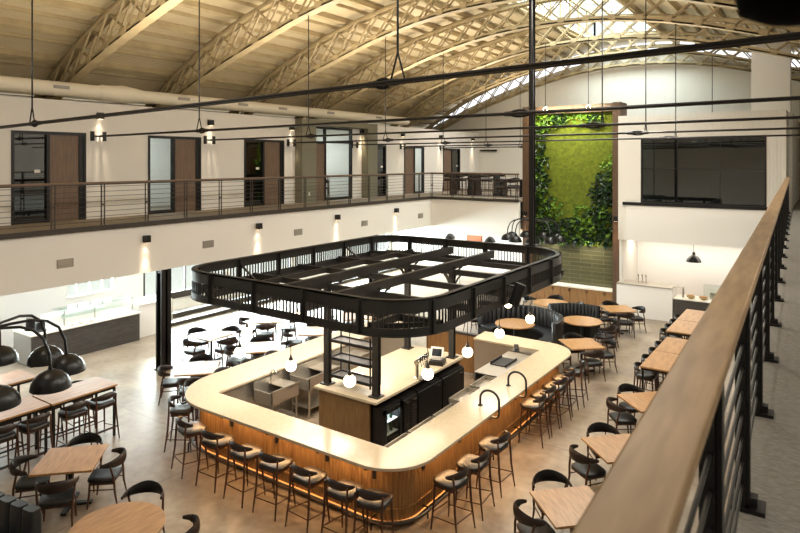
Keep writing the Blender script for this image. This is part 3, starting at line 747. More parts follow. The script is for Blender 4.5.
# ------------------------------------------------------------------ canopy over the bar
CX0,CX1,CY0,CY1 = -10.58,-4.93,7.45,14.5
can = empty('bar_canopy', (0,0,0), 0, 'black steel canopy ring with slatted sides hanging over the bar', 'canopy')
def ring(ins, n=14):
    out = []
    for (x,y,sx,sy,a0,rr) in ((CX1,CY0,-1,1,-90,1.0),(CX1,CY1,-1,-1,0,1.3),(CX0,CY1,1,-1,90,.85),(CX0,CY0,1,1,180,.85)):
        x -= -sx*ins*1.0; y += sy*ins; q = rr-ins
        out += arc(x+sx*q, y+sy*q, q, a0, a0+90, n)
    return out
ZT, ZB = 3.5, 2.94
MB().ribbon(ring(0), ring(.03), ZT-.2, ZT).build('top_band', M['canopy'], can)
MB().ribbon(ring(0), ring(.03), ZB, ZB+.13).build('bottom_band', M['canopy'], can)
MB().ribbon(ring(-.01), ring(.16), ZB, ZB+.02).build('bottom_flange', M['canopy'], can)
MB().ribbon(ring(0.0), ring(.12), ZT-.025, ZT).build('top_flange', M['canopy'], can)
rp = ring(.02); L_ = []; tot = 0
rpc = rp+[rp[0]]
for a,b in zip(rpc,rpc[1:]): L_.append((tot,a,b)); tot += hypot(b[0]-a[0],b[1]-a[1])
def at(s):
    s %= tot
    for (l,a,b) in reversed(L_):
        if s >= l:
            d = hypot(b[0]-a[0],b[1]-a[1]); t = (s-l)/d if d else 0
            return a[0]+(b[0]-a[0])*t, a[1]+(b[1]-a[1])*t, atan2(b[1]-a[1],b[0]-a[0])
nb = 20; bay = tot/nb
for k in range(nb):
    x,y,a = at(k*bay)
    p = MB().cbox((x,y,(ZT+ZB)/2),(.13,.05,ZT-ZB-.02),a)
    p.cbox((x-.06*sin(-a)*0,y,(ZT+ZB)/2),(.03,.14,ZT-ZB-.04),a)
    p.build('post', M['canopy'], can)
    g = MB(); n = 13
    for j in range(1,n):
        x,y,a = at(k*bay+.07+(bay-.14)*j/n); g.cbox((x,y,(ZT+ZB)/2-.03),(.014,.03,.29),a)
    x,y,a = at(k*bay+bay/2)
    g.build('slat_panel', M['canopy'], can, smooth=0)
# inner beams
COLS = [(-8.35,9.47),(-7.12,9.47),(-8.35,12.36),(-7.12,12.36)]
for x in (-8.35,-7.12): MB().box(x-.05,x+.05,CY0+.05,CY1-.05,3.12,3.30).build('long_beam', M['canopy'], can)
for x in (-9.6,-5.75): MB().box(x-.035,x+.035,CY0+.05,CY1-.05,3.02,3.14).build('long_beam', M['canopy'], can)
for y in (8.3,9.47,10.9,12.36,13.7): MB().box(CX0+.05,CX1-.05,y-.04,y+.04,3.0,3.12).build('cross_beam', M['canopy'], can)
for (x,y,xe,ye) in ((CX0+.2,CY0+.95,CX0+.95,CY0+.2),(CX1-.2,CY0+.95,CX1-.95,CY0+.2),(CX0+.2,CY1-.95,CX0+.95,CY1-.2),(CX1-.2,CY1-.95,CX1-.95,CY1-.2)):
    MB().bar((x,y,ZB+.08),(xe,ye,ZB+.08),.05,.08).build('corner_brace', M['canopy'], can)
for k in (0,3,6,9,12,15,18):
    x,y,a = at(k*bay); xi,yi = x+.5*cos(a+pi/2), y+.5*sin(a+pi/2)
    MB().bar((x,y,ZT-.12),(xi,yi,3.08),.035).build('strut', M['canopy'], can)
for k,(x,y) in enumerate(COLS):
    c = MB().box(x-.065,x+.065,y-.05,y-.035,1.1,3.2); c.box(x-.065,x+.065,y+.035,y+.05,1.1,3.2); c.box(x-.03,x+.03,y-.04,y+.04,1.1,3.2); c.box(x-.11,x+.11,y-.11,y+.11,1.1,1.125)
    c = c.build('column', M['canopy'], can)
    for (dx,dy) in ((1,0),(-1,0),(0,1),(0,-1)):
        pts = [(x+dx*(.03+.42*(1-cos(R(a)))), y+dy*(.03+.42*(1-cos(R(a)))), 2.5+.6*sin(R(a))) for a in range(0,91,15)]
        MB().tube(pts,.022,6).build('knee_brace', M['canopy'], c)
# tall post from the vault to the canopy
o = empty('roof_post', (-6.09,14.55,3.5), 0, 'tall black post dropping from the vault to the back of the bar canopy', 'post')
MB().box(-.06,.06,-.065,-.045,0,6.8).box(-.06,.06,.045,.065,0,6.8).box(-.03,.03,-.06,.06,0,6.8).build('shaft', M['black'], o)
MB().box(-.13,.13,-.13,.13,0,.03).build('base_plate', M['black'], o)

# globe pendants
gl = [(-8.62,7.6,'over the front counter, nearest the steel sinks'),(-7.36,7.6,'over the front counter, in front of the shelf rack'),(-6.1,7.6,'over the front counter, in front of the back bar corner')]
gl += [(-5.28,8.39,'over the stool side, by the glass-door fridge'),(-5.3,9.75,'over the stool side, by the till'),(-5.36,11.17,'over the stool side, just past the far gooseneck rail'),(-5.3,12.55,'over the far stool side, in front of the booth table')]
gl += [(-6.29,13.58,'beside the black canopy spotlight'),(-7.6,13.58,'behind the canopy, over the bar gate'),(-9.55,8.42,'over the window side, nearest the square tables'),(-9.6,9.9,'over the window side, behind the canopy edge'),(-9.6,11.3,'over the window side, above the long sinks')]
gl = [(x,(7.43 if y==7.6 else y),l) for x,y,l in gl]
p0 = None
for x,y,l in gl:
    if p0 is None:
        p0 = empty('globe_pendant',(0,0,0),0,'x','pendant lamp','globe pendants under the canopy')
        MB().tube([(0,0,.17),(0,0,.84)],.006,6).build('cord',M['black'],p0)
        MB().lathe([(.034,.085),(.034,.12),(.018,.15),(.012,.18)],(0,0,0),14).build('cap',M['dark'],p0)
        prof = [(.095*sin(R(a)),-.095*cos(R(a))) for a in range(6,160,14)]
        MB().lathe(prof,(0,0,0),20).build('globe',M['globe'],p0,smooth=80)
        o = p0
    else: o = copy_tree(p0)
    o.location = (x,y,2.2); o['label'] = 'opal globe pendant '+l
# canopy spotlight
o = empty('spotlight', (-4.7,10.5,3.3), 0, 'big black cylinder spotlight tilted outside the canopy rim, by the booth side', 'spotlight')
MB().box(-.2,.02,-.03,.03,.0,.03).box(-.01,.02,-.03,.03,-.14,.03).build('bracket',M['black'],o)
MB().tube([(.08,.03,.06),(-.04,-.05,-.32)],[.1,.1],24).build('housing',M['black'],o)
MB().tube([(-.0405,-.0505,-.3215),(-.042,-.0515,-.325)],.08,20).build('lens',M['screen'],o)

# hanging shelf rack between the front columns
o = empty('shelf_rack', (-7.74,9.6,0), 0, 'open black shelf rack between the two front canopy columns', 'shelf rack')
for sx in (-.5,.5):
    for sy in (-.16,.16): MB().box(sx-.012,sx+.012,sy-.012,sy+.012,1.22,2.2).build('upright',M['black'],o)
for z in (1.3,1.65,2.0):
    f = MB(); f.box(-.5,.5,-.17,-.15,z-.03,z+.03); f.box(-.5,.5,.15,.17,z-.03,z+.03); f.box(-.51,-.49,-.15,.15,z-.03,z+.03); f.box(.49,.51,-.15,.15,z-.03,z+.03)
    s_ = f.build('shelf_frame',M['black'],o); MB().box(-.49,.49,-.15,.15,z-.01,z+.005).build('shelf_board',M['dark'],s_)

# ------------------------------------------------------------------ seats
def back_band(parent, z, r, a0, a1, h, th, name, m, cy=0.02, ends=.45, n=13, squash=1.):
    pts=[];hw=[];hh=[]
    for i in range(n):
        t=i/(n-1); a=R(a0+(a1-a0)*t); k=sin(pi*t)
        pts.append((r*cos(a), cy+r*sin(a)*squash, z+.02*k)); hw.append(th*(.75+.25*k)); hh.append(h*(ends+(1-ends)*k))
    return MB().ellsweep(pts,hw,hh).build(name,m,parent,smooth=60)
def make_chair():
    o = empty('dining_chair',(0,0,0),0,'x','chair')
    MB().cushion((0,.02,.415),.5,.47,.055,dish=.15).build('seat',M['leather'],o,smooth=60)
    MB().box(-.215,.215,-.17,.2,.375,.415).build('seat_rail',M['walnut'],o)
    for s in (-1,1):
        MB().tube([(s*.225,.225,0),(s*.21,.2,.22),(s*.205,.19,.42)],[.011,.019,.017],8).build('leg',M['walnut'],o)
        MB().tube([(s*.24,-.25,0),(s*.225,-.2,.25),(s*.235,-.19,.45),(s*.262,-.14,.69)],[.011,.018,.019,.015],8).build('leg',M['walnut'],o)
        MB().tube([(s*.212,.2,.3),(s*.226,-.21,.3)],.011,6).build('stretcher',M['walnut'],o)
    back_band(o,.70,.285,178,362,.085,.02,'backrest',M['espresso'],cy=.0,ends=.28)
    back_band(o,.705,.272,205,335,.092,.022,'back_pad',M['leather'],cy=.0,ends=.5)
    return o
def make_stool():
    o = empty('bar_stool',(0,0,0),0,'x','bar stool')
    MB().cushion((0,.02,.70),.47,.45,.07,dish=.1).build('seat',M['seatleather'],o,smooth=60)
    MB().box(-.2,.2,-.16,.19,.66,.705).build('seat_rail',M['walnut'],o)
    for s in (-1,1):
        MB().tube([(s*.225,.225,0),(s*.2,.19,.4),(s*.19,.175,.70)],[.011,.018,.017],8).build('leg',M['walnut'],o)
        MB().tube([(s*.235,-.265,0),(s*.215,-.21,.4),(s*.205,-.19,.72),(s*.215,-.185,.9)],[.011,.018,.018,.014],8).build('leg',M['walnut'],o)
        MB().tube([(s*.212,.21,.2),(s*.227,-.24,.24)],.01,6).build('stretcher',M['walnut'],o)
    MB().tube([(-.212,.21,.26),(.212,.21,.26)],.012,6).build('footrest',M['walnut'],o)
    MB().tube([(-.227,-.235,.24),(.227,-.235,.24)],.01,6).build('stretcher',M['walnut'],o)
    back_band(o,.885,.25,190,350,0.062,.022,'backrest',M['espresso'],cy=-.03,ends=.35,squash=.8)
    back_band(o,.89,.235,212,328,.066,.024,'back_pad',M['leather'],cy=-.03,ends=.5,squash=.8)
    return o
_first = {}
def place(kind, x, y, rz, label, group, z=0):
    if kind not in _first:
        o = {'c':make_chair,'s':make_stool}[kind](); _first[kind] = o; 
    else: o = copy_tree(_first[kind])
    o.location = (x,y,z); o.rotation_euler = (0,0,rz); o['label'] = label; o['group'] = group
    return o

# bar stools
fr_x = [(-10.47,7.62,-48),(-9.55,7.16,-14),(-8.77,7.12,3),(-8.02,7.1,-2),(-7.34,7.12,4),(-6.61,7.12,-3),(-5.9,7.12,0),(-5.38,7.17,12)]
ordn = ['at the rounded left corner','second from the left corner','third from the left corner','fourth from the left corner','fifth from the left corner','third from the near rounded corner','second from the near rounded corner','right at the near rounded corner']
for (x,y,a),l in zip(fr_x,ordn):
    place('s',x,y-.06,R(a),'black-seated bar stool, '+l+', front row','bar stools along the front of the bar')
rt = [(8.22,'nearest the rounded near corner'),(8.88,'second from the near corner'),(9.68,'just before the near gooseneck rail'),(11.72,'just past the far gooseneck rail'),(12.3,'second past the far gooseneck rail'),(12.9,'third past the far gooseneck rail'),(13.5,'fourth past the far gooseneck rail'),(14.15,'at the far rounded corner by the booth')]
for i,(y,l) in enumerate(rt):
    place('s',(-4.74 if i < 3 else -4.9)+.02*(i%2),y,R(90+(-6,4,-3,5,2,-5,3,8)[i]),'black-seated bar stool on the aisle side, '+l,'bar stools along the aisle side of the bar')
for i,y in enumerate((8.35,9.1,9.85,10.6,11.35,12.1)):
    place('s',-11.02,y,R(-90+(4,-3,2,-4,3,0)[i]),'black-seated bar stool on the window side of the bar, '+['first from the rounded left corner','second from the left corner','third from the left corner','fourth from the left corner','fifth from the left corner','furthest along'][i],'bar stools along the window side of the bar')

# tables
def ptable(name, x, y, rz, label, shape='sq', size=.9, h=.75, group=None, top='oak'):
    o = empty(name,(x,y,0),rz,label,'table',group)
    s = size/2
    if shape == 'sq':
        MB().box(-s,s,-s,s,h-.035,h).build('tabletop',M[top],o,bevel=.004)
    else:
        MB().lathe([(s-.015,h-.035),(s,h-.028),(s,h-.006),(s-.006,h)],(0,0,0),48).build('tabletop',M[top],o)
    b = MB().lathe([(.035,.03),(.035,h-.05)],(0,0,0),14); b.cbox((0,0,h-.045),(.4,.4,.02)); b.build('pedestal',M['black'],o)
    f = MB().cbox((0,0,.02),(.66,.08,.04)); f.cbox((0,0,.02),(.08,.66,.04)); f.lathe([(.07,.03),(.05,.06)],(0,0,0),14); f.build('base',M['black'],o)
    return o
# (x, y, rot, short description, sides)
SQ = [(-12.2,9.25,45,'square table between the black column and the bar','A'),(-14.2,11.23,2,'square table out by the windows behind the column','W'),(-12.2,11.25,47,'second square table along the window side of the bar','B'),
      (-12.1,13.2,40,'third square table along the window side of the bar','C'),(-14.2,13.35,45,'square table by the windows under the canopy edge','D'),(-12.2,15.2,45,'fourth square table along the window side, behind the canopy','E'),
      (-10.17,5.24,45,'lone square table in front of the tall communal tables','F'),(-2.98,8.57,45,'square table nearest the camera beside the wide handrail','G'),(-2.94,10.75,45,'middle square table of the three along the wide handrail','H'),
      (-3.0,13.17,45,'oak square table just before the tall handrail-side tables','I'),(-5.43,16.3,42,'square table between the bar stools and the round booth table','J'),(-5.72,20.85,38,'square table nearest the white half wall','K'),(-9.2,18.5,45,'square table left of the curved booth','L')]
short = dict(A='square table beside the black column',W='square table out by the windows',B='second window-side square table',C='third window-side square table',D='window square table under the canopy edge',E='square table hidden behind the canopy',
             F='lone square table by the communal tables',G='square table nearest the handrail',H='middle square table along the handrail',I='square table before the tall handrail tables',J='square table beside the booth',K='square table near the white half wall',L='square table left of the booth')
for x,y,a,l,k in SQ:
    ptable('square_table',x,y,R(a),'oak '+l if 'oak' not in l else l,'sq',.92 if k!='W' else .86,.75,'square pedestal tables')
    sides = [(45,'far right'),(135,'far'),(225,'near left'),(315,'near')]
    nm = {'far right':'side away from the camera to the right','far':'far side','near left':'left side','near':'near side'}
    if k in 'GHI': nm = {'far right':'handrail side, further end','far':'far aisle side','near left':'near aisle side','near':'handrail side, nearer end'}
    elif k in 'JKL': nm = {'far right':'far right side','far':'far left side','near left':'near left side','near':'near right side'}
    elif k == 'W': nm = {'far right':'bar-facing far side','far':'far side','near left':'window side','near':'near side'}
    else: nm = {'far right':'far bar side','far':'far window side','near left':'near window side','near':'near bar side'}
    for b,s in sides:
        bb_ = R(b + (a-45) + (45 if k=='W' else 0)*0 + random.uniform(-5,5)); d = .55+random.uniform(0,.1)
        if k == 'L' and s in ('near','far right'): continue
        place('c',x+d*cos(bb_),y+d*sin(bb_),bb_+pi/2+R(random.uniform(-10,10)),'black-seated walnut chair, '+nm[s]+', at the '+short[k],'walnut dining chairs at square tables')
RD = [(-7.78,4.63,'round oak table nearest the camera at the bottom edge',1.2,[(125,'far side'),(35,'aisle side')]),
      (-7.75,17.2,'round oak table enclosed by the curved black booth',1.17,[]),
      (-6.2,18.65,'round oak table between booth back and aisle chairs',1.17,[(-15,'aisle side'),(35,'far aisle side')]),
      (-7.85,20.4,'round oak table behind the booths, before the low cabinets',1.2,[(20,'right side'),(100,'far side'),(170,'left side')])]
for x,y,l,s,ch in RD:
    ptable('round_table',x,y,0,l,'rd',s,.75,'round oak tables')
    for b,sd in ch:
        b_ = R(b); place('c',x+.78*cos(b_),y+.78*sin(b_),b_+pi/2,'black-seated walnut chair, '+sd+', at the '+{4.63:'round table at the bottom edge',18.65:'round table beside the booth',20.4:'round table before the cabinets'}[y],'walnut dining chairs at round tables')

# tall communal tables
def tall_table(x0,x1,y0,y1,label):
    o = empty('communal_table',((x0+x1)/2,(y0+y1)/2,0),0,label,'high table','tall communal tables')
    w,d = (x1-x0)/2,(y1-y0)/2
    MB().box(-w,w,-d,d,1.015,1.05).build('tabletop',M['oak'],o,bevel=.004)
    MB().box(-w+.04,w-.04,-d+.04,-d+.07,.96,1.015).box(-w+.04,w-.04,d-.07,d-.04,.96,1.015).box(-w+.04,-w+.07,-d+.07,d-.07,.96,1.015).box(w-.07,w-.04,-d+.07,d-.07,.96,1.015).build('apron',M['black'],o)
    for sx in (-1,1):
        for sy in (-1,1): MB().cbox((sx*(w-.05),sy*(d-.05),.5),(.04,.04,1.0)).build('leg',M['black'],o)
    MB().box(-w+.06,-w+.09,-d+.05,d-.05,.15,.18).box(w-.09,w-.06,-d+.05,d-.05,.15,.18).build('foot_rail',M['black'],o)
LT = [(-12.72,-11.95,5.82,7.12,'tall communal table with stools, its end pointing at the black column'),(-12.75,-11.97,4.0,5.79,'tall communal table under the dome lamps, at the picture edge'),
      (-14.55,-13.75,5.0,6.4,'tall communal table in the second row, behind the dome lamps'),(-14.55,-13.75,3.2,4.97,'tall communal table in the second row, at the picture edge'),
      (-3.47,-2.67,14.35,15.72,'near tall communal table along the handrail'),(-3.47,-2.67,15.75,17.15,'second tall communal table along the handrail'),(-3.62,-2.82,17.75,19.15,'third tall communal table along the handrail'),(-3.62,-2.82,19.18,20.7,'furthest tall communal table along the handrail')]
for a in LT: tall_table(*a)
for i,y in enumerate((6.82,6.27,5.54,4.98,4.45)):
    place('s',-12.06,y,R(90+(3,-4,5,-2,3)[i]),'black-seated tall stool on the bar side of the communal table, '+['nearest the column end','second from the column end','third from the column end','fourth from the column end','fifth from the column end'][i],'stools at the left communal tables')
for i,y in enumerate((6.8,6.15,5.4,4.7)):
    place('s',-12.85,y,R(-90),'black-seated tall stool between the two communal table rows, '+['nearest the column end','second along','third along','fourth along'][i],'stools at the left communal tables')
for i,y in enumerate((14.8,15.5,16.2,16.85,18.2,18.8,19.45,20.1)):
    xx = -3.46 if y < 17.5 else -3.62
    place('s',xx,y,R(-90+(4,-3,2,5,-4,2,3,-2)[i]),'black-seated tall stool on the aisle side of the handrail tables, '+['nearest the camera','second from the near end','third from the near end','fourth from the near end','fourth from the far end','third from the far end','second from the far end','furthest away'][i],'stools at the handrail-side communal tables')

# curved booths
def booth(x,y,r,a0,a1,label,h=1.0,n=26):
    o = empty('booth',(x,y,0),0,label,'booth seat','curved black booths')
    A = [R(a0+(a1-a0)*i/n) for i in range(n+1)]
    P = lambda rr: [(rr*cos(a),rr*sin(a)) for a in A]
    MB().ribbon(P(r),P(r-.5),.0,.36,closed=False).build('base',M['black'],o)
    MB().ribbon(P(r-.1),P(r-.58),.36,.46,closed=False).build('seat',M['booth'],o,bevel=.02)
    MB().ribbon(P(r),P(r-.05),.36,h-.01,closed=False).build('back_shell',M['black'],o)
    g = MB()
    for i in range(n):
        am = (A[i]+A[i+1])/2; w = (r-.1)*abs(A[1]-A[0])
        c,s = cos(am),sin(am)
        g.tube([((r-.09)*c,(r-.09)*s,.46),((r-.1)*c,(r-.1)*s,h-.05),((r-.07)*c,(r-.07)*s,h)],[w*.52,w*.52,w*.3],8)
    g.build('tufted_back',M['booth'],o,smooth=60)
booth(-7.75,17.2,1.42,168,-12,'curved black tufted booth wrapping the round oak table behind the bar')
booth(-6.45,18.75,1.3,150,72,'black tufted booth back behind the round table, before the low cabinets',.95,14)
o = empty('booth',(-8.95,3.55,0),R(8),'dark vinyl booth end at the bottom left corner','booth seat')
MB().box(-.6,.4,-.9,.35,0,.42).build('base',M['black'],o); MB().cushion((-.1,-.3,.42),.95,1.1,.1).build('seat',M['booth'],o)
g = MB()
for k in range(4): g.cushion((-.47+.26*k,.38,.42),.25,.16,.58,p=6)
g.build('tufted_back',M['booth'],o,smooth=60)

# dome chandeliers
def chandelier(x,y,z,rod,label,rot):
    o = empty('dome_chandelier',(x,y,z),rot,label,'chandelier','multi-arm dome chandeliers')
    MB().tube([(0,0,-.15),(0,0,rod)],.025,10).build('stem',M['black'],o)
    MB().lathe([(.03,-.2),(.1,-.16),(.12,-.05),(.1,.04),(.03,.1)],(0,0,0),18).build('hub',M['black'],o)
    for k in range(9):
        a = 2*pi*k/9; c,s = cos(a),sin(a)
        pr = [(.08,0),(.3,.03),(.55,.05),(.75,.01),(.9,-.1),(.98,-.3),(1.0,-.52)]
        ar = MB().tube([(r*c,r*s,zz) for r,zz in pr],.02,8).build('arm',M['black'],o)
        dp = [(.03,.0),(.06,-.01),(.14,-.045),(.2,-.1),(.24,-.17),(.255,-.25),(.25,-.25),(.235,-.17),(.195,-.105),(.14,-.06),(.03,-.03)]
        d = MB().lathe(dp,(c,s,-.5),24,cap=False).build('dome_shade',M['dome'],o,smooth=60)
        MB().lathe([(.02,-.05),(.045,-.08),(.05,-.12),(.03,-.16)],(c,s,-.5),12).build('bulb',M['white'],d)
    return o
chandelier(-9.5,3.72,3.3,zt(-9.5)-3.35,'black dome chandelier at the left picture edge over the communal tables',R(27))
chandelier(-9.4,22.6,3.3,zb(-9.4)-3.3,'black dome chandelier hanging before the lower left of the moss wall',R(10))

# ------------------------------------------------------------------ wall lights
def sconce(x,y,z,label,group,power,rz=0,spot=R(78),col=(1,.80,.56),drop=0.):
    o = empty('wall_sconce',(x,y,z),rz,label,'wall light',group)
    MB().box(0,.03,-.07,.07,-.08,.08).build('back_plate',M['black'],o)
    MB().box(.03,.15,-.075,.075,-.09,.09).build('housing',M['black'],o)
    MB().box(.045,.135,-.06,.06,-.094,-.09).build('lens',M['lampin'],o)
    c,s = cos(rz),sin(rz)
    for pw,an,of,tilt in ((power*.28,R(85),.11,7),(power*3.6,R(38),.125,2)):
        L = bpy.data.lights.new('sconce_light','SPOT'); L.energy = pw; L.color = col; L.spot_size = an; L.spot_blend = 1.; L.shadow_soft_size = .03
        lo = bpy.data.objects.new('sconce_light',L); COL.objects.link(lo)
        lo.location = (x+of*c,y+of*s,z-.10); lo.rotation_euler = (0,R(tilt),rz)
    return o
for y,l in ((5.7,'black wall light on the fascia at the left picture edge'),(9.42,'black wall light on the fascia above the black column'),(13.25,'black wall light on the fascia left of the canopy'),(16.97,'black wall light on the fascia over the canopy rim'),(20.64,'black wall light on the fascia nearest the far corner')):
    sconce(XL,y,3.59,l,'fascia wall lights',42)
for y,l in ((9.32,'first upstairs door'),(13.03,'second upstairs door'),(16.72,'third upstairs door'),(20.93,'glass entrance'),(24.05,'narrow dark glass door'),(27.5,'sixth upstairs door'),(31.0,'last upstairs door')):
    sconce(XW,y,6.84,'black cube wall light above the tie rod, right of the '+l,'upstairs wall lights',50)
sconce(-6.55,23.6,3.45,'black wall light on the walnut pier right of the moss wall','pier wall lights',40,-pi/2,R(80),(1,.7,.4))
sconce(-10.22,23.75,3.45,'black wall light on the walnut pier left of the moss wall','pier wall lights',40,-pi/2,R(80),(1,.7,.4))
# vents on the fascia
for y,l in ((7.38,'above the dark service counter'),(11.4,'between the first two fascia lights'),(15.03,'left of the third fascia light'),(18.62,'right of the third fascia light'),(22.55,'nearest the far corner')):
    o = empty('wall_vent',(XL,y,3.23),0,'small grey vent grille on the fascia, '+l,'vent','fascia vents')
    MB().box(0,.012,-.19,.19,-.1,.1).build('frame',M['ventgrey'],o)
    g = MB()
    for k in range(6): g.box(.012,.02,-.165,.165,-.085+.03*k,-.07+.03*k)
    g.build('louvres',M['stain'],o)

for y,z,l in ((9.62,5.55,'small white wall switch right of the first upstairs door'),(13.35,5.5,'small white wall switch right of the second upstairs door'),(17.35,4.35,'small white outlet low on the wide grey pier upstairs')):
    xw = XW if y < 17 else -16.22
    o = empty('wall_switch',(xw,y,z),0,l,'switch'); MB().box(0,.008,-.04,.04,-.06,.06).build('plate',M['white'],o,bevel=.002); MB().box(.008,.014,-.015,.015,-.03,.03).build('rocker',M['white'],o)
o = empty('napkin_box',(-8.0,9.95,1.1),R(12),'low white box on the back bar beneath the shelf rack','box')
MB().box(-.16,.16,-.11,.11,0,.1).build('body',M['white'],o,bevel=.006); MB().box(-.165,.165,-.115,.115,.1,.13).build('lid',M['white'],o,bevel=.004)

# track spots above the moss wall
for x,l in ((-9.2,'left'),(-7.5,'right')):
    o = empty('moss_spotlight',(x,23.3,7.75),0,l+' chrome spotlight at the top of the moss wall','spotlight','spotlights over the moss wall')
    MB().tube([(0,0,0),(0,0,zb(x)-7.75)],.012,6).build('stem',M['black'],o)
    MB().lathe([(.05,-.02),(.09,-.1),(.11,-.2)],(0,0,0),16).build('shade',M['chrome'],o)

# pendants in the far rooms
for x,y,l in ((-14.5,25,'small black dome pendant under the far lounge, left of the brown panel'),(-12.45,25,'small black dome pendant under the far lounge, right of the brown panel'),(-4.02,24.3,'black dome pendant hanging in the kitchen alcove')):
    big = y < 25
    o = empty('dome_pendant',(x,y,1.98 if big else 2.0),0,l,'pendant lamp')
    k = 1.0 if big else .9
    MB().lathe([(.02,.36),(.05,.34),(.05,.26),(.14,.2),(.22,.1),(.26,-.0),(.25,.0),(.2,.09),(.04,.2)],(0,0,0),24,cap=False).build('dome_shade',M['dome'],o)
    MB().tube([(0,0,.35),(0,0,.72 if big else .7)],.008,6).build('cord',M['black'],o)
o = MB().box(-15.4,-14.55,28.22,28.3,1.2,1.9).build('wall_panel',mat('terracotta_panel','#a05a34',.6)); tag(o,'terracotta brown panel on the wall of the room under the far lounge','panel')

# ------------------------------------------------------------------ service counter by the windows
o = empty('service_counter',(-18.25,9.7,0),0,'long dark plank-fronted service counter with white top under the walkway','counter')
MB().box(-.5,.5,-1.6,1.6,.0,.84).build('plank_front',M['plank'],o); MB().box(-.55,.55,-1.63,1.63,.84,.88).build('countertop',M['whitetop'],o)
MB().box(-.49,.49,-1.62,-1.6,.02,.84).build('end_panel',M['ventgrey'],o)
o = empty('sneeze_guard',(-18.2,10.0,.88),0,'glass sneeze guard with steel posts on the dark service counter','sneeze guard')
for y in (-.9,0,1.2): MB().tube([(.2,y,0),(.2,y,.42)],.02,8).build('post',M['stain'],o)
MB().add([(.3,-1.,.25),(.3,1.25,.25),(.05,1.25,.5),(.05,-1.,.5)],[(0,1,2,3)]).build('glass_pane',M['glass'],o).modifiers.new('t','SOLIDIFY').thickness = .01
MB().box(-.35,.2,-1.,1.25,.42,.44).build('glass_shelf',M['glass'],o)
o = MB().box(-.3,.3,-.8,.8,0,.28).box(-.24,.24,-.75,.75,.28,.3).build('steel_warmer',M['white'],None,loc=(-18.45,9.6,.88)); tag(o,'long pale warming cabinet on the service counter behind the glass','warmer')
for (x,y,h,l) in ((-18.35,8.35,.32,'dark coffee urn at the near end of the service counter'),(-18.0,8.45,.26,'dark low urn second along the service counter')):
    o = empty('coffee_urn',(x,y,.88),0,l,'urn')
    MB().lathe([(.15,0),(.15,.03),(.12,.06),(.12,h-.06),(.1,h)],(0,0,0),18).build('body',M['black'],o); MB().lathe([(.11,h),(.11,h+.05),(.03,h+.08)],(0,0,0),18).build('lid',M['ventgrey'],o)
for k in range(3):
    o = MB().lathe([(.04,0),(.09,.05),(.1,.08),(.09,.08),(.03,.02)],(0,0,0),16,cap=False).build('bowl',M['white'],None,loc=(-17.84,9.22+.3*k,.881)); tag(o,'white bowl on the service counter, '+['nearest the urns','middle of three','furthest from the urns'][k],'bowl','white bowls on the service counter')
o = empty('white_cabinet',(-18.4,11.95,0),0,'white cabinet block at the far end of the dark service counter','cabinet')
MB().box(-.45,.45,-.55,.6,0,1.02).build('body',M['white'],o); MB().box(-.48,.48,-.58,.63,1.02,1.06).build('countertop',M['whitetop'],o)
for k in range(4):
    o = MB().lathe([(.03,0),(.04,.1),(.038,.1),(.028,.005)],(0,0,0),12,cap=False).build('glass_tumbler',M['glass'],None,loc=(-18.35+.12*(k%2),11.7+.16*(k//2),1.061)); tag(o,'clear tumbler on the white cabinet, '+['near left','near right','far left','far right'][k]+' of four','glass','tumblers on the white cabinet')
# low dark plinths by the storefront and handrail
for (x,y0,y1,h,l) in ((-18.45,12.7,27,.12,'long dark step edge on the floor before the storefront windows'),(-19.35,12.7,27,.16,'second dark step edge closer to the storefront windows')):
    o = MB().box(x-.16,x+.16,y0,y1,0,h).build('step_edge',M['dark'],None); tag(o,l,'step')
o = empty('step_handrail',(-18.9,13.1,0),0,'bent steel handrail by the step near the black column','handrail')
MB().tube([(-.5,0,.16),(-.5,0,1.05),(-.4,0,1.1),(.2,0,.85),(.25,0,.8),(.25,0,0)],.022,8).build('tube',M['stain'],o)

# ------------------------------------------------------------------ kitchen alcove
o = empty('alcove_counter',(-2.9,23.4,0),0,'black-fronted kitchen counter with cream top beside the white half wall','counter')
MB().box(-1.56,3,-.32,.4,0,.82).build('body',M['plank'],o); MB().box(-1.57,3,-.35,.42,.82,.86).build('countertop',M['whitetop'],o)
o = empty('alcove_faucet',(-4.2,23.35,.86),R(30),'tall steel faucet on the kitchen counter beside the half wall','faucet')
MB().lathe([(.04,0),(.035,.28),(.03,.36)],(0,0,0),12).build('column',M['stain'],o); MB().tube([(0,0,.33),(-.3,0,.36),(-.36,0,.33)],.016,8).build('spout',M['stain'],o)
for k,x in enumerate((-3.95,-3.55)):
    o = empty('food_bowl',(x,23.3,.86),0,['shallow bowl of food beside the steel faucet','round basket of food right of the shallow bowl'][k],'bowl')
    MB().lathe([(.06,0),(.13,.05),(.15,.1),(.14,.1),(.05,.02)],(0,0,0),18,cap=False).build('dish',M['ceramic'],o)
    MB().lathe([(.12,.06),(.09,.11),(.02,.13)],(0,0,0),14).build('food',mat('food_%d'%k,['#b98a4a','#a9752f'][k],.7,c2='#7d5426',nscale=30),o)
o = empty('alcove_sneeze_guard',(-2.4,23.65,.86),0,'glass sneeze guard on the kitchen counter in the alcove','sneeze guard')
MB().box(-1.2,2,-.02,-.005,.05,.42).build('glass_pane',M['glass'],o); MB().box(-1.2,2,-.03,.3,.42,.44).build('glass_shelf',M['glass'],o)
MB().box(-1.0,2,0,.18,0,.2).build('steel_well',M['stain'],o)
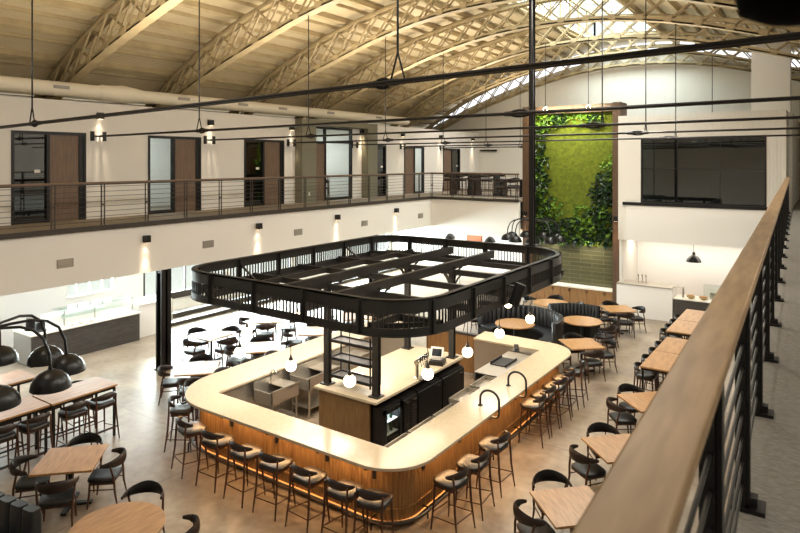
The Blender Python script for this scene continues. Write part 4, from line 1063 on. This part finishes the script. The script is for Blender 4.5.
for k in range(3):
    o = empty('beverage_tap',(-5.75+.13*k,23.6,1.17),0,['left','middle','right'][k]+' slim chrome tap of the three on the half wall','tap','chrome taps on the half wall')
    MB().lathe([(.035,0),(.035,.015),(.014,.02),(.014,.3)],(0,0,0),10).build('column',M['chrome'],o); MB().tube([(0,0,.28),(0,-.1,.29),(0,-.11,.24)],.011,8).build('spout',M['chrome'],o)

# ------------------------------------------------------------------ upstairs lounge furniture and office bits
for i,(x,y) in enumerate(((-14.2,25.6),(-12.9,25.6),(-11.6,25.6))):
    o = empty('lounge_table',(x,y,MZ),0,['left','middle','right'][i]+' dark high table in the upstairs lounge behind the far railing','high table','dark lounge tables')
    MB().box(-.55,.55,-.35,.35,1.0 if i<2 else .72,1.04 if i<2 else .76).build('tabletop',M['espresso'],o)
    for sx in (-.48,.48): MB().box(sx-.04,sx+.04,-.28,.28,0,1.0 if i<2 else .72).build('leg',M['black'],o)
    for k in range(2):
        for s in (-1,1):
            lab = 'dark stool in the upstairs lounge, '+('railing side' if s<0 else 'wall side')+' of the '+['left','middle','right'][i]+' table, '+('left' if k==0 else 'right')+' one'
            place('s' if i<2 else 'c',x-.3+.6*k,y+s*.68,0 if s<0 else pi,lab if i<2 else lab.replace('stool','chair'),'upstairs lounge seats',MZ)
o = empty('wall_light_bar',(-15.9,31.72,6.2),0,'long black linear light on the wall above the upstairs lounge','wall light')
MB().box(-.5,.5,-.06,.06,-.04,.04).build('housing',M['black'],o); MB().box(-.47,.47,-.05,.05,-.05,-.04).build('diffuser',M['dark'],o)
# office contents behind the second door
o = empty('office_shelf',(-18.6,11.15,MZ),0,'pale shelf unit seen through the second upstairs door','shelf')
MB().box(-.2,.2,-.3,.3,0,1.3).build('carcass',M['whitetop'],o); MB().box(.2,.215,-.28,-.01,.05,1.26).build('door',M['whitetop'],o); MB().box(.2,.215,.01,.28,.05,1.26).build('door',M['whitetop'],o)
o = empty('potted_plant',(-18.6,11.15,MZ+1.3),0,'small green plant on the office shelf behind the second door','plant')
MB().lathe([(.07,0),(.1,.16)],(0,0,0),14).build('pot',M['pot'],o)
g = MB()
for k in range(26):
    a = random.random()*2*pi; e = random.uniform(.1,.42); u = Vector((cos(a)*.3,sin(a)*.3,e)); v = Vector((-sin(a),cos(a),0))*.05; p = Vector((0,0,.14))
    g.add([p,p+u*.5+v,p+u,p+u*.5-v],[(0,1,2),(0,2,3)])
g.build('foliage',M['leafd'],o,smooth=0)
o = place('c',-17.7,19.7,R(60),'dark chair inside the tall upstairs glass entrance','upstairs office seats',MZ)
# conference room
o = empty('conference_table',(-3.6,25.3,MZ),0,'dark table inside the conference room','table')
MB().box(-1.4,1.4,-.5,.5,.71,.75).build('tabletop',M['walnut'],o)
for sx in (-1.1,1.1): MB().box(sx-.05,sx+.05,-.35,.35,0,.71).build('leg',M['black'],o)
for k in range(4):
    place('c',-4.65+.7*k,24.45,0,'dark chair on the window side of the conference table, '+['first from the moss wall side','second from the moss wall side','third from the moss wall side','nearest the pier'][k],'conference room chairs',MZ)

o = empty('dark_shape', (-.028,1.015,5.84), 0, 'dark out-of-focus rounded shape at the top right corner, close above the handrail', 'lamp')  # dark rounded form of unknown identity, hung close to the camera
MB().lathe([(.02,.1),(.06,.09),(.085,.05),(.09,.01),(.08,-.03),(.05,-.045),(.01,-.05)],(0,0,0),24).build('housing', mat('matte_black','#050505',.95,spec=.05), o)
MB().tube([(0,0,.09),(0,0,4.)],.008,8).build('cord', M['black'], o)

# ------------------------------------------------------------------ lights
def area(name, loc, rot, sx, sy, power, col=(1,1,1)):
    L = bpy.data.lights.new(name,'AREA'); L.shape = 'RECTANGLE'; L.size = sx; L.size_y = sy; L.energy = power; L.color = col
    o = bpy.data.objects.new(name,L); COL.objects.link(o); o.location = loc; o.rotation_euler = rot; return o
WARM = (1,.84,.64); SOFT = (1,.91,.79); DAY = (.92,.97,1)
# daylight through the ground floor windows (aimed into the hall)
area('daylight_storefront',(-20.7,22.0,1.55),(0,R(-90),0),2.2,18.5,6500,DAY)
area('daylight_counter_window',(-20.7,8.5,1.9),(0,R(-90),0),1.4,8,900,DAY)
# daylight through the ridge skylight
area('daylight_skylight',(-7.9,24.9,13.4),(0,0,0),3.2,11.6,2800,DAY)
# warm uplights washing the vault
for i,y in enumerate((4,9.3,14.8,20.4,26)):
    area('vault_uplight',(-12.6,y,7.2),(R(180),0,0),.4,3.0,270,(1,.88,.70))
    area('vault_uplight',(-5.0,y,7.0),(R(180),0,0),.4,3.0,160,(1,.92,.80))
# canopy downlights over the counter and back bar
area('canopy_light',(-7.9,7.75,2.9),(0,0,0),5.0,.15,36,WARM)
area('canopy_light',(-5.3,11,2.9),(0,0,0),.15,6.5,46,WARM)
area('canopy_light',(-10.2,11,2.9),(0,0,0),.15,6.5,60,SOFT)
area('canopy_light',(-7.7,10.9,2.95),(0,0,0),1.0,3.2,55,WARM)
area('canopy_light',(-9.2,10.0,2.9),(0,0,0),1.0,3.2,110,SOFT)
area('canopy_light',(-6.6,14.4,2.9),(0,0,0),2.2,.15,40,WARM)
# strip light under the counter overhang
area('under_counter_light',(-7.7,BY0+.14,1.01),(R(-25),0,0),4.4,.05,36,(1,.60,.27))
area('under_counter_light',(BX1-.14,11,1.01),(0,R(-25),0),.05,6.0,44,(1,.60,.27))
# hall downlights, then unseen fill lights
for (x,y,p) in ((-3.2,9,120),(-3.2,14,150),(-4.5,19,160),(-8,19.5,140),(-9.5,3,60)):
    area('hall_downlight',(x,y,8.2),(0,0,0),.8,.8,p*1.1,SOFT)
for y in (2.5,9,17): area('balcony_fill',(1.0,y,8.0),(0,0,0),.6,.6,75,SOFT)  # unseen fill added so the handrail and balcony read brighter
area('wall_fill',(-3.5,11,8.3),(0,R(62),0),1,16,420,(1,.95,.88))  # added fill without a fixture, lifts the upstairs left wall
area('conference_fill',(-3.6,25.8,6.9),(0,0,0),2,1,5,(.9,1,1))  # weak added light keeping the unlit room's window from going black
# kitchen alcove, tile wash, room under the lounge
area('alcove_light',(-4.0,24.6,2.68),(0,0,0),4.5,.6,90,SOFT)
area('tile_light',(-9.2,23.75,2.5),(0,0,0),.3,.1,26,SOFT); area('tile_light',(-7.6,23.75,2.5),(0,0,0),.3,.1,26,SOFT)
area('lounge_under_light',(-13,26,2.68),(0,0,0),4,2.5,120,(1,.93,.85))
area('walkway_fill',(-17,9,2.68),(0,0,0),2.5,6,190,DAY)  # daylight-coloured fill added to brighten the zone under the walkway
area('moss_light',(-8.4,23.35,7.75),(R(22),0,0),2.6,.2,170,(1,.92,.62))
# offices
for y,p in ((11.8,60),(19.0,70),(25.1,60)): area('office_light',(-18.2,y,6.9),(0,0,0),1.2,1.2,p,(.93,.97,1))
area('lounge_light',(-13.5,27.5,8.0),(0,0,0),4,4,160,(1,.93,.84))

W_ = bpy.data.worlds.new('sky'); S.world = W_; W_.use_nodes = True
bg = W_.node_tree.nodes['Background']; bg.inputs['Color'].default_value = (.93,.96,1,1); bg.inputs['Strength'].default_value = 1.6

# ------------------------------------------------------------------ camera
cd = bpy.data.cameras.new('camera'); cam = bpy.data.objects.new('camera',cd); COL.objects.link(cam); S.camera = cam
cd.sensor_width = 36; cd.lens = 36*620/800; cd.shift_y = -(266.5-161)/800; cd.clip_end = 200; cd.clip_start = .05
cam.location = (0,0,5.6); cam.rotation_euler = (R(90),0,math.atan2(430,620))
cd.dof.use_dof = True; cd.dof.focus_distance = 13; cd.dof.aperture_fstop = 4.5
S.view_settings.view_transform = 'Standard'; S.view_settings.look = 'None'; S.view_settings.gamma = 1; S.view_settings.exposure = 0
S.view_settings.use_curve_mapping = False
S.cycles.max_bounces = 8; S.cycles.diffuse_bounces = 4; S.cycles.glossy_bounces = 3; S.cycles.transparent_max_bounces = 16
S.cycles.sample_clamp_indirect = 4; S.cycles.caustics_reflective = False; S.cycles.caustics_refractive = False
